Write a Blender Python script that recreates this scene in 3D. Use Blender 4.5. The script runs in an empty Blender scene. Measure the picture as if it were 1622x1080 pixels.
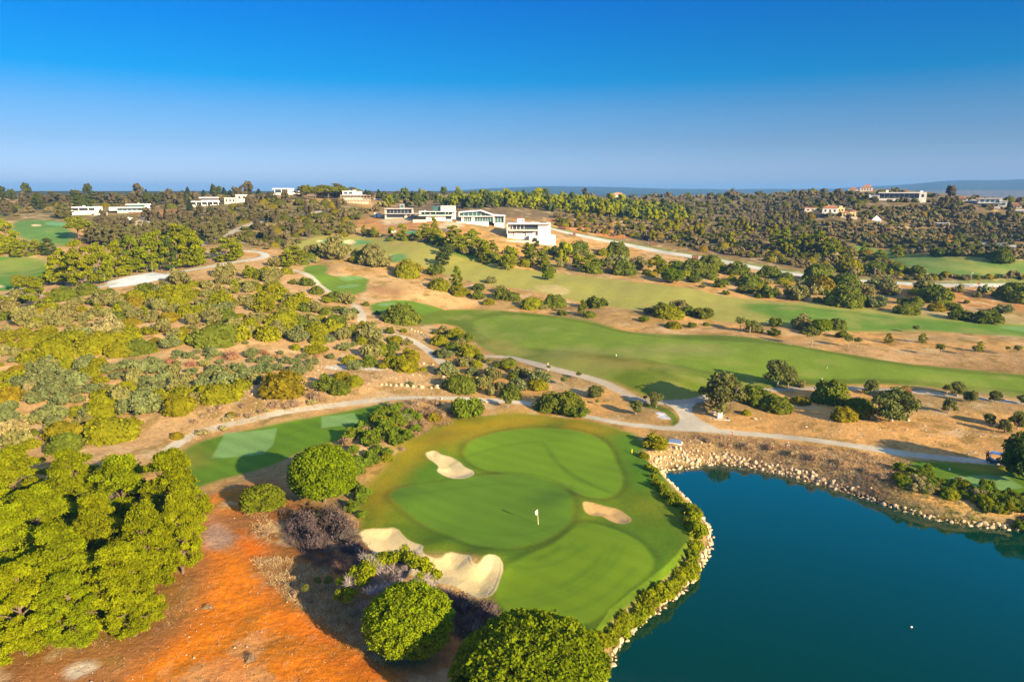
import bpy, math, random
import numpy as np
from mathutils import Vector

# ------------------------------------------------------------------ camera, sky, sun
S = bpy.context.scene
COL = S.collection
CAM_Z = 45.0
PITCH = math.radians(12.2)
FPX = 1096.0                       # focal length in pixels of the 1622 px wide photograph
cam = bpy.data.cameras.new("camera")
cam.sensor_width = 36.0
cam.lens = 36.0 * FPX / 1622.0
cam.clip_start = 0.5
cam.clip_end = 60000.0
cam_o = bpy.data.objects.new("camera", cam)
cam_o.location = (0, 0, CAM_Z)
cam_o.rotation_euler = (math.pi / 2 - PITCH, 0, 0)
COL.objects.link(cam_o)
S.camera = cam_o

SUN_EL = math.radians(18.5)
SUN_AZ = math.radians(136.0)       # clockwise from +Y: behind the camera, over its shoulder
sun_dir = Vector((math.sin(SUN_AZ) * math.cos(SUN_EL), math.cos(SUN_AZ) * math.cos(SUN_EL), math.sin(SUN_EL)))
sun = bpy.data.lights.new("sun", 'SUN')
sun.energy = 5.0
sun.angle = math.radians(0.6)
sun.color = (1.0, 0.78, 0.46)
sun_o = bpy.data.objects.new("sun", sun)
sun_o.rotation_euler = sun_dir.to_track_quat('Z', 'Y').to_euler()
COL.objects.link(sun_o)

W = bpy.data.worlds.new("World")
S.world = W
W.use_nodes = True
nt = W.node_tree
nt.nodes.clear()
out = nt.nodes.new('ShaderNodeOutputWorld')
bg = nt.nodes.new('ShaderNodeBackground')
sky = nt.nodes.new('ShaderNodeTexSky')
sky.sky_type = 'NISHITA'
sky.sun_disc = False
sky.sun_elevation = SUN_EL
sky.sun_rotation = SUN_AZ
sky.air_density = 1.0
sky.dust_density = 0.6
sky.ozone_density = 3.0
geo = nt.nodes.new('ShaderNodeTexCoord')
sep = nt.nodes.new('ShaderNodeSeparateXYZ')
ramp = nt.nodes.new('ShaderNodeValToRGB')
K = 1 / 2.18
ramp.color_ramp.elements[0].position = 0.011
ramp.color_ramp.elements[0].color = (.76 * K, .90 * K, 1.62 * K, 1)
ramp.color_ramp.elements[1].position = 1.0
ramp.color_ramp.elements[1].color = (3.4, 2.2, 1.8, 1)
for pos, c in ((0.063, (.445, .617, 1.01)), (0.105, (.275, .576, .94)), (0.145, (.012, .53, .95)), (0.20, (0.0, .48, .98)), (0.245, (0.0, .43, 1.02)), (0.38, (.0, 2.0, 2.9)), (0.60, (.03, .62, 1.1)), (0.70, (4.6, 3.0, 2.7))):  # upper stops, out of view, brightened to lift shadow fill and lake reflections
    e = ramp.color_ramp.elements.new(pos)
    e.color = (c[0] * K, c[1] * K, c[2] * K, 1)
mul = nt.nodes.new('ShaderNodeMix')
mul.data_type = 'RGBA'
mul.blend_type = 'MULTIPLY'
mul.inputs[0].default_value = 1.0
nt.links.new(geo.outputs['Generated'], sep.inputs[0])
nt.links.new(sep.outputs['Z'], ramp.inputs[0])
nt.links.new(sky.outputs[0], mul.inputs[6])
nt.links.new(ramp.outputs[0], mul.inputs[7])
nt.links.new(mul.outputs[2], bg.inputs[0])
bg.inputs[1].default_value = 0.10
nt.links.new(bg.outputs[0], out.inputs[0])

S.view_settings.view_transform = 'Standard'
S.view_settings.look = 'None'
S.view_settings.exposure = 1.58
S.view_settings.gamma = 1.0
S.render.engine = 'CYCLES'
S.cycles.max_bounces = 5
S.cycles.diffuse_bounces = 2
S.cycles.glossy_bounces = 2
S.cycles.transmission_bounces = 2
S.cycles.volume_bounces = 0
S.cycles.transparent_max_bounces = 4
S.cycles.use_denoising = True
S.cycles.use_adaptive_sampling = True

# ------------------------------------------------------------------ projection helpers
CP, SP = math.cos(PITCH), math.sin(PITCH)

def ray(px, py):
    x = (np.asarray(px, float) - 811.0) / FPX
    y = -(np.asarray(py, float) - 540.0) / FPX
    return x, y * SP + CP, y * CP - SP          # world direction, unnormalised (camera depth 1)

def smooth(a, b, x):
    t = np.clip((x - a) / (b - a), 0, 1)
    return t * t * (3 - 2 * t)

def vnoise(x, y, seed=0):
    xi = np.floor(x).astype(np.int64); yi = np.floor(y).astype(np.int64)
    fx = x - xi; fy = y - yi
    fx = fx * fx * (3 - 2 * fx); fy = fy * fy * (3 - 2 * fy)
    def h(a, b):
        n = (a * 374761393 + b * 668265263 + seed * 982451653) & 0xFFFFFFFF
        n = ((n ^ (n >> 13)) * 1274126177) & 0xFFFFFFFF
        n = (n ^ (n >> 16)) & 0xFFFFFFFF
        return n / 4294967295.0
    return (h(xi, yi) * (1 - fx) + h(xi + 1, yi) * fx) * (1 - fy) + (h(xi, yi + 1) * (1 - fx) + h(xi + 1, yi + 1) * fx) * fy

def fbm(x, y, octv=4, seed=0):
    s = 0; a = 0.5; t = 0
    for i in range(octv):
        s = s + a * vnoise(x, y, seed + i * 17); t += a
        x = x * 2.03 + 11.3; y = y * 2.03 - 7.1; a *= 0.5
    return s / t

# ------------------------------------------------------------------ terrain height from survey points
CTRL_Z = [  # pixel x, pixel y, ground height
 (811,1080,0),(400,1080,1),(0,1080,2),(0,900,2),(1200,1000,0),(1622,1000,0),(850,830,.2),(560,850,.6),(300,830,1.6),
 (1100,700,.3),(1400,720,.5),(1622,760,.5),(700,700,.4),(400,710,.6),(120,720,2),(-300,900,2.5),(1950,900,.5),(1200,1400,0),(300,1400,1),
 (600,640,1.6),(300,690,1.2),(850,635,1.0),(1080,660,.8),(1350,670,1),(1600,690,1),(1900,690,1),(-300,690,3),
 (1000,637,.8),(1000,580,3.4),(1250,600,1.6),(1600,620,1.2),(1300,560,2.4),(1600,560,1.8),(850,540,3.2),(720,500,4.4),
 (1100,510,3.4),(1400,540,2.4),(1200,480,4),(1500,520,2.3),(900,450,8),(700,420,14),(1900,520,2),
 (600,560,4.3),(300,560,7),(300,640,2.8),(0,640,3.6),(300,500,11),(0,560,7.5),(0,500,11),(450,500,9.5),(-300,500,11),
 (300,440,16),(150,450,15),(0,450,13.5),(420,405,19),(550,450,11),(640,470,8.4),(30,430,13.5),
 (1200,430,8.5),(1100,430,9.5),(1000,430,10.3),(1500,420,2.6),(1620,430,3.2),(1622,450,5),(1622,480,3),(1400,480,3.8),(1900,450,4)]
CTRL_R = [  # pixel x, pixel y, distance along the ground
 (560,385,350),(60,370,400),(0,342,480),(205,338,470),(110,338,480),(100,322,620),(0,320,640),(-300,335,520),(340,345,430),(480,340,420),
 (450,310,540),(330,325,540),(560,318,520),(720,352,383),(650,360,365),(640,375,345),(840,378,372),(760,327,470),(820,319,540),(900,345,450),(1000,347,480),(1000,318,700),
 (1000,400,370),(1200,395,400),(1200,345,570),(1200,309,900),(1400,342,520),(1320,340,500),(1430,323,560),(1380,300,640),(1550,332,560),(1622,322,650),
 (1500,375,470),(1622,380,440),(1400,400,430),(1290,305,760),(1900,330,600),(1900,390,460),(900,365,405),(250,325,560),(700,322,560),(600,330,480)]
pts = []
for a, b, z in CTRL_Z:
    dx, dy, dz = ray(a, b)
    t = (z - CAM_Z) / dz
    pts.append((t * dx, t * dy, z))
for a, b, r in CTRL_R:
    dx, dy, dz = ray(a, b)
    t = r / math.hypot(dx, dy)
    pts.append((t * dx, t * dy, CAM_Z + t * dz))
for azd in range(-60, 61, 15):                 # the land falls away beyond the ridges
    for r, z in ((1150, 43.5 if azd < 1 else 26), (2200, 44 if azd < 1 else 10), (8000, 44.5 if azd < 1 else 2), (40000, 20 if azd < 1 else 0), (14, 1)):
        pts.append((r * math.sin(math.radians(azd)), r * math.cos(math.radians(azd)), z))
pts = np.array(pts)

def feat(x, y):
    r = np.maximum(np.hypot(x, y), 1.0)
    return np.stack([np.arctan2(x, y) * 1.6, np.log(r)], -1)

PF = feat(pts[:, 0], pts[:, 1])
def kern(d):
    return np.sqrt(d * d + 0.03 ** 2)
_d = np.linalg.norm(PF[:, None] - PF[None], axis=-1)
_n = len(pts)
_A = np.zeros((_n + 3, _n + 3))
_A[:_n, :_n] = kern(_d) - np.eye(_n) * 0.006
_A[:_n, _n] = 1; _A[_n, :_n] = 1
_A[:_n, _n + 1:] = PF; _A[_n + 1:, :_n] = PF.T
_w = np.linalg.solve(_A, np.concatenate([pts[:, 2], np.zeros(3)]))

def base_h(x, y):
    x = np.asarray(x, float); y = np.asarray(y, float)
    sh = x.shape
    f = feat(x.ravel(), y.ravel())
    z = np.empty(len(f))
    for i in range(0, len(f), 50000):
        g = f[i:i + 50000]
        d = np.sqrt((g[:, None, 0] - PF[None, :, 0]) ** 2 + (g[:, None, 1] - PF[None, :, 1]) ** 2)
        z[i:i + 50000] = kern(d) @ _w[:_n] + _w[_n] + g @ _w[_n + 1:]
    z = z.reshape(sh)
    r = np.hypot(x, y); az = np.degrees(np.arctan2(x, y))
    # blue hills on the skyline
    far = np.exp(-((r - 6500) / 1500) ** 2)
    z = z + far * (smooth(21, 33, az) * 128 * (.86 + .28 * fbm(az * .28, az * 0 + 7.7, 3, 12)) + 56 * smooth(-8, 4, az) * (1 - smooth(20, 31, az)) * (0.8 + 0.4 * fbm(az * 0.35, az * 0 + 3.3, 3, 9)))
    return z

def cast(px, py, H=None):
    """pixel -> point on the ground (first hit from the camera's station)"""
    H = H or base_h
    px = np.atleast_1d(np.asarray(px, float)); py = np.atleast_1d(np.asarray(py, float))
    dx, dy, dz = ray(px, py)
    h = np.hypot(dx, dy)
    rs = np.exp(np.linspace(math.log(22), math.log(9000), 420))
    X = rs[None] * (dx / h)[:, None]; Y = rs[None] * (dy / h)[:, None]
    Z = CAM_Z + rs[None] * (dz / h)[:, None]
    G = H(X, Y)
    below = G >= Z
    below[:, -1] = True
    k = np.argmax(below, 1)
    k = np.maximum(k, 1)
    i = np.arange(len(px))
    a = (Z - G)[i, k - 1]; b = (Z - G)[i, k]
    t = np.clip(a / np.where(np.abs(a - b) < 1e-9, 1, a - b), 0, 1)
    r = rs[k - 1] + (rs[k] - rs[k - 1]) * t
    return np.stack([r * dx / h, r * dy / h], -1)

def plane_cast(poly, z):
    p = np.array(poly, float)
    dx, dy, dz = ray(p[:, 0], p[:, 1])
    t = (z - CAM_Z) / dz
    return np.stack([t * dx, t * dy], -1)

def densify(poly, step=8.0, closed=True):
    o = []
    n = len(poly)
    for i in range(n if closed else n - 1):
        a = poly[i]; b = poly[(i + 1) % n]
        m = max(1, int(math.hypot(b[0] - a[0], b[1] - a[1]) / step))
        for k in range(m):
            o.append((a[0] + (b[0] - a[0]) * k / m, a[1] + (b[1] - a[1]) * k / m))
    if not closed:
        o.append(poly[-1])
    return o

def rounded(poly, closed=True, it=2):
    """Chaikin corner cutting"""
    p = [tuple(map(float, q)) for q in poly]
    for _ in range(it):
        o = []
        n = len(p)
        if not closed:
            o.append(p[0])
        for i in range(n if closed else n - 1):
            a = p[i]; b = p[(i + 1) % n]
            o.append((a[0] * .75 + b[0] * .25, a[1] * .75 + b[1] * .25))
            o.append((a[0] * .25 + b[0] * .75, a[1] * .25 + b[1] * .75))
        if not closed:
            o.append(p[-1])
        p = o
    return p

def zm(x0, y0, s, pts_):
    return [(x0 + a / s, y0 + b / s) for a, b in pts_]

def seg_dist(X, Y, P, closed):
    d = np.full(X.shape, 1e9)
    inside = np.zeros(X.shape, bool)
    n = len(P)
    for i in range(n if closed else n - 1):
        ax, ay = P[i]; bx, by = P[(i + 1) % n]
        ex, ey = bx - ax, by - ay
        L = ex * ex + ey * ey + 1e-12
        t = np.clip(((X - ax) * ex + (Y - ay) * ey) / L, 0, 1)
        d = np.minimum(d, (X - ax - t * ex) ** 2 + (Y - ay - t * ey) ** 2)
        if closed:
            c = ((ay > Y) != (by > Y))
            xi = ex * (Y - ay) / (ey if abs(ey) > 1e-12 else 1e-12) + ax
            inside ^= c & (X < xi)
    d = np.sqrt(d)
    return np.where(inside, d, -d) if closed else d

def field(X, Y, P, closed, margin):
    """signed distance (inside positive); -margin*10 far away"""
    P = np.asarray(P)
    m = (X > P[:, 0].min() - margin) & (X < P[:, 0].max() + margin) & (Y > P[:, 1].min() - margin) & (Y < P[:, 1].max() + margin)
    r = np.full(X.shape, -margin * 10.0 if closed else margin * 10.0)
    if m.any():
        r[m] = seg_dist(X[m], Y[m], P, closed)
    return r, m

# ------------------------------------------------------------------ the lake
WATER_Z = -2.2
LAKE_PX = [(905,1300),(930,1120),(955,1078),(985,1012),(1012,988),(1040,967),(1068,945),(1096,918),(1118,882),(1129,852),(1117,826),(1097,802),(1074,778),(1053,757),(1050,747),
           (1064,742),(1085,741),(1110,737),(1150,734),(1200,742),(1250,754),(1300,767),(1350,782),(1400,799),(1450,814),(1500,826),(1560,834),(1622,840),(1750,852),(2050,900),(2050,1300)]
LAKE = plane_cast(rounded(LAKE_PX, True, 1), WATER_Z)
# ------------------------------------------------------------------ land cover
GAIN = (1.92, 1.66, 1.62)           # sunlit flat ground: picture value per unit of base colour
def lin(c):
    c = c / 255.0
    return c / 12.92 if c <= 0.04045 else ((c + 0.055) / 1.055) ** 2.4
def alb(r, g, b):
    return np.array([min(.8, lin(r) / GAIN[0]), min(.8, lin(g) / GAIN[1]), min(.8, lin(b) / GAIN[2] * (.5 if b < 64 else 1))])

# each entry: name, pixel outline, albedo, edge softness in metres, class
AREAS = []
def area(poly, colour, soft=0.6, cls=None, rnd=2):
    AREAS.append((rounded(poly, True, rnd) if rnd else poly, colour, soft, cls))
STRIPS = []
def strip(line, width, colour, soft=0.25, cls=None):
    STRIPS.append((rounded(line, False, 2), width, colour, soft, cls))

C_SAND = alb(236, 176, 112); C_DRY = alb(242, 174, 98); C_BROWN = alb(150, 112, 66); C_ORANGE = alb(255, 136, 30)
C_FAIR = alb(150, 158, 60); C_FAIRG = alb(128, 152, 56); C_GREEN = alb(112, 140, 44); C_GREEN2 = alb(120, 144, 40); C_ROUGH = alb(96, 130, 36)
C_TEE = alb(140, 170, 92); C_YEL = alb(176, 140, 40); C_BUNK = alb(255, 214, 152); C_PATH = alb(232, 206, 176); C_DKGRASS = alb(80, 128, 36)
C_ROAD = alb(232, 216, 196); C_SLAB = alb(255, 246, 238)

# -- wide tracts
area([(-200,700),(-200,395),(300,395),(430,405),(560,440),(640,520),(700,600),(640,640),(400,660),(250,720),(120,740)], alb(224,170,112), 6)
area([(880,372),(1000,352),(1300,330),(1750,318),(1750,470),(1500,452),(1300,436),(1100,402),(960,378)], alb(150,118,76), 12)
area([(560,330),(760,312),(1000,312),(1300,304),(1750,300),(1750,345),(1200,350),(900,350),(700,345)], alb(142,114,80), 14)
area([(-200,330),(200,312),(520,318),(600,330),(560,372),(440,392),(330,388),(140,352),(-200,345)], alb(150,124,70), 10)
area([(1380,455),(1750,456),(1750,500),(1560,500),(1450,480)], alb(206,140,78), 5)
area([(1430,480),(1560,492),(1750,500),(1750,520),(1540,512),(1430,500)], alb(214,176,112), 5)
area([(860,345),(900,350),(960,360),(1010,376),(970,378),(900,366)], alb(212,130,70), 3)
area([(1000,398),(1060,400),(1140,412),(1200,424),(1240,432),(1180,432),(1090,424),(1040,412)], alb(232,178,118), 3)
area([(1440,450),(1520,450),(1560,458),(1500,466),(1440,460)], alb(216,136,70), 3)
area([(590,345),(620,338),(680,352),(720,360),(760,362),(700,376),(620,372),(570,362),(560,350)], alb(214,146,84), 3)
area([(600,345),(640,342),(660,350),(610,358)], alb(236,196,150), 2)
area([(700,352),(730,352),(735,362),(690,362)], alb(234,200,160), 2)
area([(240,332),(290,330),(300,340),(290,350),(240,345)], alb(206,130,70), 3)
area([(170,348),(260,344),(290,350),(280,356),(200,358)], alb(232,196,156), 3)
area([(1480,372),(1560,376),(1500,384),(1465,380)], alb(214,126,66), 2)
area([(1020,660),(1100,690),(1300,700),(1500,726),(1622,740),(1750,745),(1750,655),(1600,655),(1450,660),(1300,650),(1180,662),(1100,650)], alb(242,174,100), 3)
area([(-50,690),(90,690),(230,662),(270,690),(250,722),(180,730),(100,728)], alb(222,168,112), 2)
area([(1000,515),(1100,520),(1200,530),(1340,548),(1480,552),(1750,560),(1750,600),(1622,592),(1500,580),(1400,572),(1280,548),(1130,532),(1040,528)], alb(220,164,104), 3)
area([(1480,575),(1622,572),(1750,578),(1750,600),(1622,594),(1500,584)], alb(190,140,84), 4)
# dry hill between the fairways
area([(515,415),(585,412),(612,430),(668,440),(720,468),(770,484),(700,493),(620,478),(575,468),(590,446),(530,436)], alb(240,182,116), 2.5)
area([(545,428),(600,430),(592,440),(555,440)], alb(190,140,78), 4)
area([(580,458),(640,464),(640,474),(590,470)], alb(196,140,88), 4)
# fairway two
area([(470,384),(510,373),(560,374),(622,380),(690,388),(735,400),(790,424),(850,428),(900,436),(960,444),(1020,449),(1080,457),(1140,469),(1220,478),(1300,482),(1380,489),(1460,499),(1540,508),(1750,520),
      (1750,540),(1560,530),(1450,523),(1330,526),(1250,518),(1180,511),(1110,508),(1040,494),(960,487),(890,474),(850,462),(790,458),(740,446),(690,432),(640,416),(590,402),(540,400),(490,402),(465,396)], alb(186,170,78), 2.5, 'fairway')
area([(1150,480),(1300,490),(1450,504),(1750,526),(1750,540),(1560,530),(1450,523),(1330,526),(1240,514)], alb(120,150,62), 4)
area([(840,456),(880,456),(905,464),(900,470),(860,466)], alb(226,190,128), 1)
area([(700,395),(760,404),(765,414),(720,410)], alb(108,136,50), 3)
area([(500,380),(560,380),(600,384),(560,389),(505,388)], alb(120,170,96), 1.2, 'green')
area([(610,383),(640,386),(650,391),(615,391)], alb(198,160,92), 2)
area([(541,382),(556,379),(566,384),(560,388),(546,387)], C_BUNK, .5, 'bunker')
area([(500,381),(512,380),(510,384),(502,384)], C_BUNK, .5, 'bunker')
area([(608,406),(626,405),(622,411),(610,410)], C_BUNK, .5, 'bunker')
area([(600,408),(640,404),(650,414),(620,420)], alb(120,160,90), 2)
# tees by the dry hill
area([(473,423),(510,420),(522,428),(514,440),(545,443),(588,444),(580,456),(582,466),(545,470),(512,462),(496,448)], alb(126,148,56), 1, 'tee')
area([(536,443),(560,441),(582,444),(560,448),(540,447)], C_TEE, .4, 'tee')
area([(532,455),(556,452),(578,455),(556,459),(536,458)], C_TEE, .4, 'tee')
area([(486,411),(505,410),(505,415),(488,416)], C_TEE, .6, 'tee')
area([(590,480),(640,477),(676,485),(712,494),(690,508),(640,500),(600,498),(584,490)], alb(118,146,50), 1, 'tee')
area([(594,483),(615,480),(632,483),(612,487)], C_TEE, .4, 'tee')
# fairway one
area([(640,505),(690,492),(760,491),(830,494),(880,500),(930,508),(1000,527),(1060,531),(1130,530),(1200,537),(1280,553),(1350,563),(1420,576),(1500,582),(1622,594),(1750,600),
      (1750,640),(1622,632),(1560,624),(1450,613),(1330,611),(1240,613),(1180,618),(1112,637),(1040,638),(1004,628),(960,607),(900,592),(830,572),(780,562),(752,545),(730,520),(700,512),(660,516)], alb(118,130,38), 1.5, 'fairway')
area([(745,507),(800,498),(900,506),(1000,531),(1100,540),(1200,546),(1300,560),(1400,581),(1622,600),(1750,604),(1750,626),(1622,620),(1450,605),(1300,602),(1180,600),(1100,588),(1000,571),(930,564),(850,556),(790,548),(760,530)], alb(138,154,56), 1, 'fairway')
area([(1000,548),(1100,548),(1160,562),(1060,566),(990,558)], alb(172,162,80), 8)
area([(770,540),(800,545),(830,556),(800,556),(775,550)], alb(170,150,66), 5)
area([(900,566),(980,572),(1060,592),(1000,592),(930,580)], alb(150,128,56), 5)
area([(1010,498),(1050,498),(1080,512),(1020,512),(990,508)], alb(190,140,72), 3)
area([(815,462),(850,468),(880,478),(940,492),(980,500),(1000,514),(940,510),(880,494),(820,486)], alb(196,146,86), 3)
# far greens
area([(10,352),(60,347),(100,352),(126,378),(112,392),(70,388),(24,376)], alb(118,150,66), 3, 'fairway')
area([(68,352),(100,352),(110,357),(80,358)], alb(130,178,120), 1.5, 'green')
area([(48,356),(62,355),(68,358),(52,359)], C_BUNK, .6, 'bunker')
area([(104,357),(112,356),(112,360),(103,360)], C_BUNK, .6, 'bunker')
area([(-200,405),(0,405),(60,409),(88,425),(84,442),(40,456),(0,462),(-200,470)], alb(104,154,62), 3, 'fairway')
area([(-20,452),(4,451),(8,455),(-10,457)], C_BUNK, .6, 'bunker')
area([(1330,386),(1390,392),(1440,402),(1500,408),(1622,414),(1750,420),(1750,446),(1622,440),(1520,440),(1450,432),(1420,414),(1370,402)], alb(124,146,64), 4, 'fairway')
area([(1440,410),(1500,416),(1600,424),(1560,432),(1470,424)], alb(150,158,74), 5)
area([(1570,516),(1622,517),(1700,522),(1700,529),(1622,526)], C_TEE, 1, 'tee')
# orange earth in front
area([(-200,1300),(-200,940),(180,905),(300,860),(315,790),(390,765),(440,760),(480,800),(560,850),(600,880),(640,960),(720,1010),(780,980),(800,1090),(700,1300)], alb(196,124,66), 2)
area([(315,790),(385,772),(445,782),(455,805),(400,815),(345,815)], alb(226,134,58), 1.5)
area([(325,850),(360,870),(400,885),(430,910),(455,950),(500,990),(560,1035),(600,1060),(640,1110),(680,1300),(100,1300),(160,1120),(235,1040),(300,990),(330,930),(335,900)], C_ORANGE, 2)
area([(370,830),(410,850),(440,890),(470,915),(450,930),(415,905),(380,880)], alb(250,122,24), 1.5)
area([(420,920),(470,955),(520,990),(575,1030),(620,1075),(580,1080),(500,1030),(440,985),(410,950)], alb(255,130,30), 1.5)
area([(400,885),(440,880),(520,905),(560,945),(590,990),(640,1040),(600,1050),(540,1005),(470,960),(430,930)], alb(170,118,66), 2.5)
area([(440,800),(500,815),(560,840),(570,880),(520,900),(460,890),(440,850)], alb(150,90,50), 3)
area([(100,1060),(125,1048),(150,1046),(158,1056),(135,1068),(108,1078)], alb(246,214,180), .6)
area([(322,838),(345,826),(362,838),(375,850),(360,868),(335,872),(318,860)], alb(206,158,130), 1.2)
area([(0,930),(150,930),(260,900),(300,940),(240,1000),(120,1040),(0,1050)], alb(160,112,62), 4)
# tee terrace
area([(262,752),(285,716),(322,697),(400,681),(480,665),(560,650),(612,641),(622,652),(590,672),(560,682),(545,700),(500,705),(440,735),(400,748),(340,762),(300,778),(268,775)], alb(106,136,34), .8, 'tee')
area([(334,726),(356,688),(439,679),(433,704),(417,720),(380,724)], C_TEE, .2, 'tee', 0)
area([(509,661),(562,655),(568,671),(509,679)], C_TEE, .2, 'tee', 0)
area([(300,745),(330,732),(320,700),(290,718),(272,745)], alb(150,140,60), 3)
# the green complex
area([(560,800),(590,760),(625,722),(655,692),(690,668),(740,660),(800,655),(850,655),(930,668),(985,684),(1010,690),(1034,735),(1062,772),(1094,806),(1102,850),(1090,890),(1055,928),(1005,968),(955,1008),(900,1030),(830,1010),(780,975),(765,930),(770,890),(700,880),(610,876),(568,850)], alb(124,136,30), 1.2, 'rough')
area([(575,790),(600,750),(650,700),(700,670),(780,660),(860,656),(940,670),(990,690),(940,700),(860,680),(780,684),(730,715),(700,735),(650,760),(620,790),(615,830),(590,835)], alb(188,152,30), 4)
area([(600,830),(640,840),(700,865),(760,880),(800,885),(800,905),(780,960),(800,990),(900,1005),(960,990),(1040,925),(1085,880),(1090,820),(1050,770),(1020,740),(1000,745),(990,790),(960,835),(900,850),(850,870),(780,872),(700,850),(640,830)], alb(98,124,22), 2)
area([(640,745),(700,705),(720,715),(740,750),(690,765),(640,775)], alb(104,138,34), 4)
area([(965,690),(1010,692),(1030,735),(1040,770),(1010,780),(985,745),(972,715)], alb(98,136,34), 3)
area([(1000,800),(1040,790),(1080,815),(1080,830),(1020,815)], alb(140,140,40), 5)
area([(733,712),(760,692),(800,681),(850,677),(900,683),(945,697),(968,712),(975,735),(986,758),(984,778),(965,790),(930,791),(905,778),(880,763),(840,753),(800,749),(765,743),(738,728)], alb(130,156,40), .35, 'green')
area([(618,785),(635,773),(690,765),(740,757),(790,750),(830,752),(870,760),(895,775),(908,800),(906,825),(886,848),(850,863),(800,870),(750,866),(715,852),(680,835),(645,815),(622,798)], alb(112,140,46), .35, 'green')
area([(792,960),(782,930),(800,905),(830,882),(880,866),(908,842),(925,831),(965,840),(1010,860),(1033,885),(1036,900),(1020,920),(985,945),(960,970),(932,988),(880,992),(830,983)], alb(126,148,34), .35, 'green')
# bunkers
area(zm(400,530,3.956,[(1080,745),(1110,735),(1150,733),(1180,755),(1240,765),(1290,790),(1330,830),(1390,855),(1385,880),(1340,900),(1270,905),(1210,890),(1150,855),(1170,830),(1140,800),(1095,775)]), C_BUNK, .15, 'bunker', 1)
area(zm(800,800,3.856,[(470,5),(500,-5),(560,5),(620,20),(690,30),(740,65),(775,95),(760,120),(720,130),(670,125),(620,100),(590,80),(520,80),(480,55)]), alb(232,178,112), .15, 'bunker', 1)
area(zm(400,800,3.856,[(645,165),(720,145),(800,150),(885,140),(930,200),(980,235),(1045,262),(1035,300),(1060,325),(1140,348),(1200,310),(1280,330),(1335,345),(1345,390),(1385,398),(1430,335),(1500,332),(1537,390),(1510,470),(1475,545),(1400,572),(1330,560),(1270,520),(1230,488),(1100,478),(900,400),(760,310),(740,300),(690,240),(658,200)]), C_BUNK, .15, 'bunker', 1)
# tee by the golf cart
area([(1412,727),(1500,731),(1570,736),(1622,740),(1750,748),(1750,800),(1622,790),(1560,782),(1500,778),(1450,756)], alb(112,140,36), 1, 'tee')
area([(1503,755),(1560,751),(1592,753),(1624,772),(1562,779),(1530,775)], C_TEE, .2, 'tee', 0)
area([(1500,736),(1600,740),(1600,750),(1540,744)], alb(176,146,60), 2)
# verge of the junction island
area([(1012,640),(1040,643),(1062,650),(1076,664),(1078,676),(1060,676),(1062,664),(1046,652),(1020,648)], alb(110,126,40), .8)

area(zm(1000,640,8.11,[(290,130),(350,120),(430,135),(455,165),(515,200),(500,212),(410,205),(310,180),(370,165)]), alb(238,226,224), .15, None, 1)
# -- lanes
strip([(255,722),(285,700),(330,682),(400,666),(480,651),(560,640),(640,631),(720,630),(770,633),(840,637),(890,650),(935,662),(975,672),(1030,677),(1090,680),(1150,685),(1250,692),(1350,706),(1450,722),(1560,732),(1760,746)], 2.3, C_PATH, .15, 'path')
strip([(772,566),(800,567),(820,571),(870,588),(920,600),(960,612),(990,628),(1010,637),(1040,640),(1070,641),(1105,638),(1115,634),(1180,622),(1240,616),(1330,614),(1400,618),(1480,626),(1560,634),(1760,652)], 2.3, alb(214,186,158), .15, 'path')
area([(1050,640),(1107,638),(1093,650),(1104,664),(1142,681),(1150,686),(1100,683),(1063,678),(1079,667),(1071,652)], C_PATH, .15, 'path', 1)
strip([(446,424),(463,427),(490,440),(505,452),(518,462),(545,474),(566,486),(574,498),(572,510),(586,522),(640,533),(660,543),(680,556),(698,572),(715,590)], 2.6, C_PATH, .2, 'path')
strip([(424,415),(450,446),(475,464),(500,482),(510,496)], 5.5, alb(230,172,116), 1.2)
strip([(395,545),(420,552),(470,558)], 3, alb(236,186,130), 1.0)
strip([(0,592),(100,575),(200,575),(300,556),(400,546)], 4, alb(230,178,120), 2)
strip([(530,583),(560,582),(600,583)], 4, alb(242,220,196), .5)
strip([(-60,470),(50,470),(95,463),(150,456),(178,450)], 3, C_ROAD, .5, 'road')
area([(168,446),(200,438),(240,431),(274,436),(240,446),(200,453),(174,456)], C_SLAB, .4, 'road', 0)
area([(300,434),(330,424),(380,405),(412,403),(408,410),(360,418)], alb(236,180,122), 1.5)
strip([(268,434),(330,422),(380,413),(412,409),(423,404),(412,399),(380,397)], 3.6, C_ROAD, .5, 'road')
strip([(318,388),(345,378),(372,365),(405,353),(440,345),(500,336),(530,331)], 5, alb(214,190,164), .8, 'road')
strip([(862,358),(880,363),(910,371),(960,381),(1020,393),(1080,404),(1140,412),(1200,425),(1260,435),(1330,442),(1400,446),(1480,451),(1560,451),(1760,446)], 8, C_ROAD, .8, 'road')
strip([(862,357),(880,361),(910,368),(960,377),(1020,389),(1080,400),(1140,408),(1200,421),(1260,431),(1330,439),(1400,443),(1480,447),(1560,447),(1760,441)], 5, alb(150,146,70), 1.2)
strip([(1560,386),(1622,392),(1760,396)], 5, C_ROAD, .8, 'road')
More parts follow.
